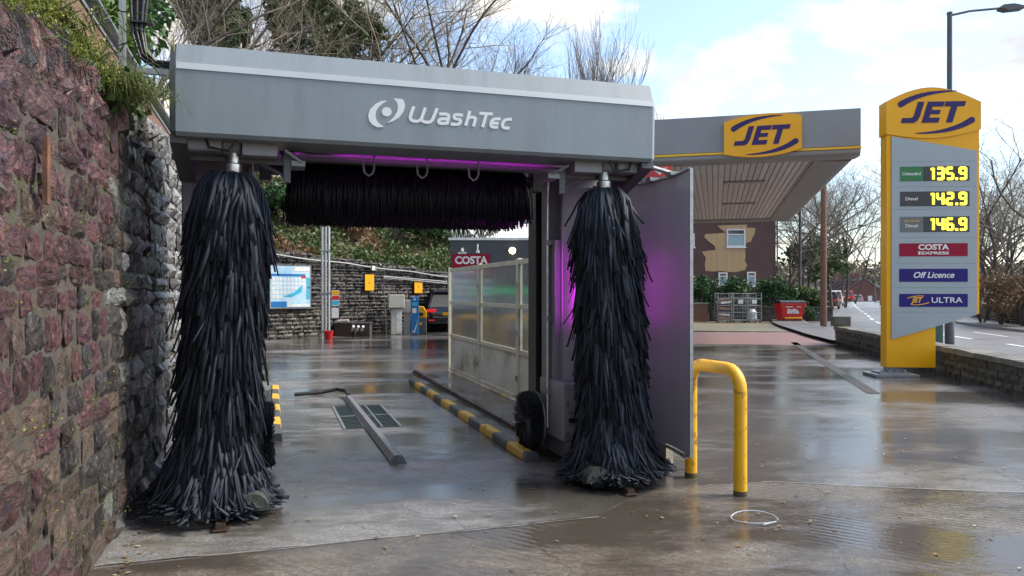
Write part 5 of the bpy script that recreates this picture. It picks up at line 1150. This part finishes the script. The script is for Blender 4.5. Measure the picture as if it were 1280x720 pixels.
def seg_mesh(name, S, n):
    """S list of (p0,p1,r0,r1) -> joined tapered prisms"""
    P0 = np.array([s[0] for s in S]); P1 = np.array([s[1] for s in S]); r0 = np.array([s[2] for s in S]); r1 = np.array([s[3] for s in S])
    d = P1-P0; d /= np.linalg.norm(d, axis=1, keepdims=True)+1e-9; ref = np.where(np.abs(d[:, 2:3]) < .9, np.array([[0,0,1.0]]), np.array([[1.0,0,0]]))
    u = np.cross(d, ref); u /= np.linalg.norm(u, axis=1, keepdims=True); v = np.cross(d, u); V = []
    for P_, r in ((P0, r0), (P1, r1)):
        for k in range(n):
            a = 2*math.pi*k/n; V.append(P_+(u*math.cos(a)+v*math.sin(a))*r[:, None])
    V = np.stack(V, 1).reshape(-1, 3); b_ = (np.arange(len(S))*2*n)[:, None]; F = []
    for k in range(n): F.append(np.concatenate([b_+k, b_+(k+1) % n, b_+n+(k+1) % n, b_+n+k], 1))
    return npmesh(name, V, np.concatenate(F))
def tree_segs(seed, h, levels=5, spread=.55, up=.25, kids=(4, 4, 4, 3, 3), r0=.088, trunk=.35, lean=0.0):
    r = random.Random(seed); big = []; small = []
    def grow(p, d, ln, rad, lv):
        n_ = 4 if lv < 2 else 3; q = p
        pts = [p]
        for i in range(n_):
            d = (d + Vector((r.gauss(0, .13), r.gauss(0, .13), r.gauss(0, .10)+up*.18*(lv > 0)))).normalized(); q2 = q + d*ln/n_
            ra, rb = rad*(1-.45*i/n_), rad*(1-.45*(i+1)/n_); (big if lv < 2 else small).append((tuple(q), tuple(q2), ra, rb)); q = q2; pts.append(q)
        if lv >= levels-1: return
        for c_ in range(kids[lv]):
            f = r.uniform(trunk if lv == 0 else .2, 1.0) if c_ else 1.0; k = min(int(f*n_), n_-1); b_ = pts[k]+(pts[k+1]-pts[k])*(f*n_-k)
            ax = Vector((r.gauss(0,1), r.gauss(0,1), r.gauss(0,.5))).normalized(); nd = (d*(1-spread*.75) + ax*spread + Vector((0,0,up*.5))).normalized()
            grow(b_, nd, ln*r.uniform(.5, .72), rad*r.uniform(.38, .52), lv+1)
    grow(Vector((0,0,-.2)), Vector((lean, 0, 1)).normalized(), h*.48, r0*h/9, 0); return big, small
TV = {}
def bare_variant(key, seed, twig, **kw):
    big, small = tree_segs(seed, **kw); a = seg_mesh('trunk', big, 6); a.materials.append(bark); b_ = seg_mesh('crown', small, 3); b_.materials.append(twig); TV[key] = (a, b_)
bare_variant('a', 3, twig_d, h=9, levels=6, kids=(8,5,4,4,3)); bare_variant('b', 8, twig_l, h=9, levels=6, kids=(8,5,4,4,3), spread=.6)
bare_variant('c', 15, twig_d, h=9, levels=5, kids=(20,8,6,3), up=.9, spread=.42, trunk=.2, r0=.09); bare_variant('d', 21, twig_d, h=9, levels=6, kids=(8,5,4,4,3), spread=.7, up=.1)
def bare_tree(key, lab, loc, h, seed, grp='bare trees', ivy=None):
    t = thing('bare_tree', lab, 'tree', loc, random.Random(seed).uniform(0, 6.28), grp); s = h/9.0
    for nm, me in zip(('trunk', 'crown'), TV[key]):
        o = lk(nm, me, None, t); o.scale = (s, s, s)
        if nm == 'crown': stuff(o)
    if ivy:
        C, D = clumps(seed, ivy[0], (ivy[1], ivy[1], ivy[2]), 30); C[:, 2] += ivy[3]; me = leaf_mesh('ivy', C, D, ivy[4] if len(ivy) > 4 else .22, seed+5, .8); me.materials.append(lf_ivy); stuff(lk('ivy', me, None, t))
    return t
def on_bank(px, Y):
    """a spot on the bank surface under image column px at distance Y"""
    x = (px-640)*Y/FOC; u = x*CA+Y*SA; s1 = -1.2-u; q = Vector((x, Y, 0))-FC; s2 = -(q.dot(FN))-.25; s = max(s1, s2)
    return (x, Y, bank_z(x, Y, s, 3.0)-.3)
# bare and ivy-clad trees on the bank, left to right
bare_tree('a', 'bare dark tree at the far left above the wall', on_bank(175, 20), 10, 1, 'trees on the bank')
bare_tree('d', 'dense ivy covered tree behind the left end of the gantry', on_bank(262, 30), 13, 2, 'trees on the bank', (8500, 1.6, 4.6, 7.6, .24))
bare_tree('b', 'bare pale tree between the two ivy covered trees', on_bank(322, 28), 14.5, 3, 'trees on the bank')
bare_tree('a', 'ivy covered tree with bare top above the gantry lettering', on_bank(385, 33), 14, 4, 'trees on the bank', (7500, 1.8, 3.4, 8.0, .24))
bare_tree('d', 'ivy stemmed tree above the middle of the gantry', on_bank(440, 36), 14.5, 5, 'trees on the bank', (3600, 1.7, 2.1, 8.4, .24))
bare_tree('b', 'bare pale spreading tree above the gantry lettering', on_bank(490, 34), 16.5, 6, 'trees on the bank')
bare_tree('b', 'second bare pale tree right of the gantry lettering', on_bank(545, 38), 17.5, 7, 'trees on the bank')
bare_tree('a', 'thin bare tree low above the right half of the gantry', on_bank(605, 42), 17, 8, 'trees on the bank')
bare_tree('c', 'bare upright twiggy tree standing above the right end of the gantry', (5.6, 58, 2), 19.6, 9, 'trees behind the forecourt')
bare_tree('c', 'smaller bare twiggy tree between gantry and canopy', (11.5, 62, 0), 15.5, 10, 'trees behind the forecourt')
bare_tree('c', 'bare tree just left of the large twiggy tree', (3.0, 66, 2), 17.0, 12, 'trees behind the forecourt')
# trees between house and road
for i, (k, px, Y, h, lab, iv) in enumerate((('d', 985, 58, 11.5, 'bare tree touching the right corner of the brown house', None), ('a', 1012, 62, 14.5, 'broad bare tree behind the telegraph pole', (1500, 2.4, 2.6, 4.2, .3)), ('d', 1040, 66, 17, 'tall bare tree arching over the far pavement', (1300, 2.0, 2.4, 4.0, .3)), ('a', 1056, 78, 17, 'bare tree right of the telegraph pole leaning to the road', None), ('b', 1000, 70, 15, 'pale bare tree behind the slim black lamp post', None), ('a', 960, 66, 11, 'bare tree peeking behind the canopy and house', None), ('d', 1026, 75, 16, 'bare tree behind the telegraph pole further back', None), ('a', 1048, 92, 18, 'far bare tree over the parked cars', None), ('b', 1068, 105, 15, 'far pale bare tree nearest the road crest', None))):
    bare_tree(k, lab, ((px-640)*Y/FOC, Y, 0), h, 30+i, 'trees beside the far road', iv)
# right side, across the road
for i, (k, px, Y, h, lab) in enumerate((('a', 1232, 40, 11, 'bare tree just right of the totem across the road'), ('d', 1262, 36, 11.5, 'bare tree at the right edge of the picture across the road'), ('b', 1285, 33, 12, 'pale bare tree cut by the right edge of the picture'), ('d', 1246, 52, 14, 'taller bare tree behind the brown hedge across the road'), ('a', 1208, 58, 11, 'bare tree hidden partly by the price totem'), ('a', 1310, 40, 9, 'bare tree beyond the right edge across the road'), ('b', 1240, 62, 15, 'tall pale bare tree at the back right of the totem'), ('d', 1272, 58, 15, 'tall bare tree at the back near the right edge'), ('a', 1222, 75, 14, 'distant bare tree close to the right side of the totem'), ('a', 1256, 70, 16, 'tallest bare tree at the back across the road'))):
    bare_tree(k, lab, ((px-640)*Y/FOC, Y, 0), h, 50+i, 'trees across the road')
for i, (px, Y, rx, rz_, lab) in enumerate(((1228, 37, 1.3, 1.35, 'left brown winter hedge bush across the road'), (1253, 35, 1.3, 1.45, 'middle brown winter hedge bush across the road'), (1279, 33, 1.3, 1.4, 'right brown winter hedge bush across the road'))):
    shrub('beech_hedge', lab, ((px-640)*Y/FOC, Y, 0), (rx, .9, rz_), lf_dead, 2600, .14, 70+i, 'hedge', 'brown hedge across the road', ncl=30)
# stone wall across the road
rw = thing('roadside_wall', 'weathered stone wall below the trees across the road', 'wall', (0,0,0)); a = offs(cl, 5.75); a = [p for p in a if 4 < p[1] < 75]; b2 = offs(cl, 6.1); b2 = [p for p in b2 if 4 < p[1] < 75]; n_ = min(len(a), len(b2)); a = a[:n_]; b2 = b2[:n_]
lk('core', MB().grid([[(p[0],p[1],0) for p in a], [(p[0],p[1],.92) for p in a], [(p[0],p[1],.92) for p in b2], [(p[0],p[1],0) for p in b2]]), mortar, rw)
rwm = M('roadside_stone', (.16,.13,.095), (.10,.085,.06), 2.5, .8, bump=.5, bscale=8, c3=(.10,.10,.05), s3=1.5); sm_ = MB()
for i in range(n_-1):
    p, q = Vector(a[i]), Vector(a[i+1]); ln = (q-p).length; d = (q-p).normalized(); nn = Vector((-d.y, d.x)); z = 0
    while z < .9:
        x = rs.uniform(-.2, 0)
        while x < ln-.05:
            wd = rs.uniform(.25,.5); vs, f2 = rs.choice(raw)
            sm_.add([(p.x+d.x*(x+wd/2+v_[0]*wd*.94)-nn.x*v_[1]*.09, p.y+d.y*(x+wd/2+v_[0]*wd*.94)-nn.y*v_[1]*.09, z+.065+v_[2]*.12) for v_ in [(k_[0], -k_[1]*-1, k_[2]) for k_ in vs]], f2); x += wd
        z += .135
stuff(lk('stone_facing', sm_, rwm, rw))
# hedge in front of the house
for i, (px, Y, rx, rz_, m_, lab) in enumerate(((878, 42.6, 1.15, 1.38, lf_hedge, 'leftmost rounded green hedge shrub before the house'), (917, 42.3, 1.25, 1.38, lf_hedge, 'rounded green hedge shrub behind the roll cages'), (965, 42.5, 1.35, 1.30, lf_hedge, 'large rounded green hedge shrub left of the red bin'), (1007, 42.6, 1.15, 1.05, lf_bramble, 'olive brown shrub behind the red bin'), (1008, 40.2, .55, .45, lf_hedge, 'small low green shrub right of the red bin'))):
    shrub('hedge_shrub', lab, ((px-640)*Y/FOC, Y, 0), (rx, .95, rz_), m_, 5200 if i < 4 else 1200, .13, 90+i, 'shrub', 'shrubs before the house', ncl=40, asp=.6)
# undergrowth on the bank
g = np.random.default_rng(77); n = 26000; C = []; D = []
C2 = []; D2 = []
for _ in range(3000):
    fi = g.uniform(14, len(line)-1.01); s = g.uniform(0, 1)**1.4*13; p = bank_at(fi, s); dead = (math.sin(p.x*.8+1.3)+math.sin(p.y*.9+p.x*.35)+math.sin(p.z*1.4)*.6) > .35
    rr = g.uniform(.22, .65); k = 30
    q = g.normal(size=(k, 3)); q /= np.linalg.norm(q, axis=1, keepdims=True); pos = np.array(p)+q*rr*np.array([1,1,.75])*g.uniform(.4,1,(k,1)) + np.array([0,0,rr*.3])
    (C2 if dead else C).append(pos); (D2 if dead else D).append(q)
o = lk('bank_undergrowth', leaf_mesh('bank_undergrowth', np.concatenate(C), np.concatenate(D), .17, 5, .55), lf_bramble); stuff(o); tag(o, 'green brambles and ivy covering the bank above the far wall', 'undergrowth')
o = lk('dead_bracken', leaf_mesh('dead_bracken', np.concatenate(C2), np.concatenate(D2), .22, 6, .30), lf_dead); stuff(o); tag(o, 'brown dead bracken patches on the bank', 'bracken')
for i, (px, Y, r_, lab) in enumerate(((445, 31.5, 1.1, 'glossy green bush on the bank right of the pipe mast'), (535, 34.5, 1.2, 'green bush on the bank above the blue air tower'), (350, 29, 1.2, 'green bush on the bank beside the left brush'), (585, 37, 1.5, 'dark green bush on the bank above the shop'), (500, 37, 1.5, 'dark ivy bush high on the bank behind the roof brush'))):
    shrub('bank_bush', lab, on_bank(px, Y), (r_, r_, r_*.8), lf_ivy if i > 2 else lf_hedge, 2600, .2, 120+i, 'bush', 'bushes on the bank', asp=.6)
# growth on top of the near wall
def wt(v, du=0.0, dz=0.0): return UV(-1.0-du, v, TOPZ(v)+dz)
shrub('laurel_bush', 'bright green leafy laurel above the wall at top left', wt(3.75, .95, .1), (.55,.55,.45), lf_laurel, 1500, .15, 140, 'bush', 'laurels above the near wall', asp=.32, ncl=18)
shrub('laurel_bush', 'light green laurel behind the rusty rail', wt(6.6, 1.15, .3), (.75,.85,.85), lf_laurel, 2600, .14, 141, 'bush', 'laurels above the near wall', asp=.42)
shrub('laurel_bush', 'tall green laurel beside the left end of the gantry header', wt(9.2, 1.25, .3), (.95,1.2,1.35), lf_laurel, 4600, .14, 142, 'bush', 'laurels above the near wall', asp=.42)
shrub('laurel_bush', 'dark green laurel filling the slope behind the cable bracket', wt(12.5, 2.2, .8), (1.6,1.8,1.9), lf_hedge, 5200, .18, 143, 'bush', 'laurels above the near wall', asp=.45)
shrub('laurel_bush', 'yellow green bush on the wall top below the gantry header end', wt(9.6, .35, -.15), (.35,.9,.42), lf_moss, 2200, .09, 144, 'bush', 'laurels above the near wall', asp=.5)
def blades(name, base, n, ln, mat, lab, seed, spread=.18, dirn=(.5,.2,.3), wd=.008, cat='grass'):
    g = np.random.default_rng(seed); b0 = np.array(base)+g.normal(size=(n, 3))*np.array([spread,spread,spread*.35]); d = np.array(dirn)+g.normal(size=(n, 3))*.55; d[:, 2] = np.abs(d[:, 2])+.2; L2 = ln*g.uniform(.5,1.2,(n,1)); d /= np.linalg.norm(d, axis=1, keepdims=True)
    p1 = b0+d*L2*.4; p2 = p1+d*L2*.3*np.array([1.2,1.2,.2])-np.array([0,0,1])*L2*.12; p3 = p2+d*L2*.15-np.array([0,0,1])*L2*.38
    X = np.stack([b0,p1,p2,p3], 1); V, F = strips(X, wd, .0015, (1,.9,.7,.25), seed, 1.0); o = lk(name, npmesh(name, V, F), mat); stuff(o); tag(o, lab, cat); return o
blades('grass_tuft', wt(5.35, .0, .22), 1500, .27, lf_grass, 'long hanging grass tuft on the wall top beside the rusty rail', 61, .10, (.2,.05,.1), .004)
blades('grass_tuft', wt(4.2, .15, .30), 260, .30, lf_grass, 'thin grass blades on the wall top at upper left', 62, .25, (.05,.0,.5))
g = np.random.default_rng(64); vv = g.uniform(3.0, 5.2, 5200); C = np.array([wt(v, g.normal(0,.07)-.0, .30+g.normal(0,.04)+.05*math.sin(v*7)) for v in vv]); o = lk('moss', leaf_mesh('moss', C, np.tile([0,0,1.0],(len(C),1)), .015, 65, .6), lf_moss); stuff(o); tag(o, 'yellow green moss along the coping of the near wall', 'moss')
# ivy hanging behind the tuft
vv = g.uniform(4.9, 6.6, 900); C = np.array([wt(v, g.normal(.1,.08), .26+g.normal(0,.08)) for v in vv]); o = lk('wall_ivy', leaf_mesh('wall_ivy', C, g.normal(size=(len(C),3)), .075, 66, .85), lf_ivy); stuff(o); tag(o, 'dark ivy clinging to the wall top around the grass tuft', 'ivy')
# small plants in the wall joints
C = []
for _ in range(60):
    v = g.uniform(3.3, 6.5); z = g.uniform(.1, 2.3); c = np.array(UV(-.955, v, z)); C.append(c+g.normal(size=(14,3))*np.array([.012,.05,.018]))
C = np.concatenate(C); o = lk('joint_moss', leaf_mesh('joint_moss', C, np.tile([CA,SA,.3],(len(C),1)), .011, 67, .7), lf_moss); stuff(o); tag(o, 'small tufts of moss in the joints of the near wall', 'moss')
# barrier along the wall top
br_ = thing('rail_barrier', 'grey steel rail and rusty board barrier along the near wall top', 'barrier', UV(-1.1, 0), A+R(90))
lk('steel_rail', MB().prism([(-.02,3.32),(.07,3.32),(.07,3.50),(-.02,3.50),(-.02,3.48),(.05,3.48),(.05,3.34),(-.02,3.34)], 2.5, 9.6, 'x'), galv, br_)
lk('rusty_board', MB().box(2.5, 9.5, -.01, .035, 3.14, 3.31), wood_br, br_)
for v in (3.6, 5.0, 7.0, 9.0): lk('post', MB().box(v-.04, v+.04, .08, .16, 2.3, 3.46), rust, br_)
# far wood on the skyline
g = np.random.default_rng(88); C = []
for _ in range(900):
    Y = g.uniform(300, 420); x = g.uniform(-.08, .95)*Y; zt = 4+ (Y-300)*.085; rr = g.uniform(2.5, 5.5); q = g.normal(size=(34,3)); q /= np.linalg.norm(q, axis=1, keepdims=True); C.append(np.array([x,Y,zt+2.0])+q*rr*np.array([1,1,.95])*g.uniform(.5,1,(34,1)))
C = np.concatenate(C); o = lk('far_wood', leaf_mesh('far_wood', C, g.normal(size=(len(C),3)), 1.5, 89, .6), lf_wood); stuff(o); tag(o, 'brown wooded hillside on the skyline beyond the road', 'wood')
struct('hill', MB().grid([[(x*Y, Y, zz) for x in np.linspace(-.6, 1.3, 24)] for Y, zz in ((285,-3.3),(300,2),(340,6),(380,10),(430,15),(520,17))]), MATS['far_wood'] if 'far_wood' in MATS else lf_wood)
for i in range(0): pass
# fallen leaves
g = np.random.default_rng(99); n = 260; V = []; C = np.stack([g.uniform(-2.6, 4.5, n), g.uniform(3.6, 9, n), np.full(n, .011)], 1)
uu = C[:, 0]*CA+C[:, 1]*SA; C = C[uu > -.93]
wlv = g.uniform(3.6, 9, 160); C = np.concatenate([C, np.array([UV(-.9+abs(g.normal(0,.12)), v, .012) for v in wlv])])
a = g.uniform(0, 6.28, len(C)); dd = np.stack([np.cos(a), np.sin(a), np.zeros(len(C))], 1); pp = np.stack([-dd[:,1], dd[:,0], np.zeros(len(C))], 1); s = g.uniform(.010,.028,len(C))[:,None]
V = np.stack([C-dd*s, C+pp*s*.5+np.array([0,0,.004]), C+dd*s, C-pp*s*.5+np.array([0,0,.004])], 1).reshape(-1,3)
o = lk('fallen_leaves', npmesh('fallen_leaves', V, np.arange(len(C)*4).reshape(-1,4)), leafm('wet_leaf', [(.14,.075,.03),(.30,.20,.08),(.08,.045,.025),(.42,.36,.22)], 0, .3)); stuff(o); tag(o, 'wet fallen leaves scattered on the bay floor', 'leaves')
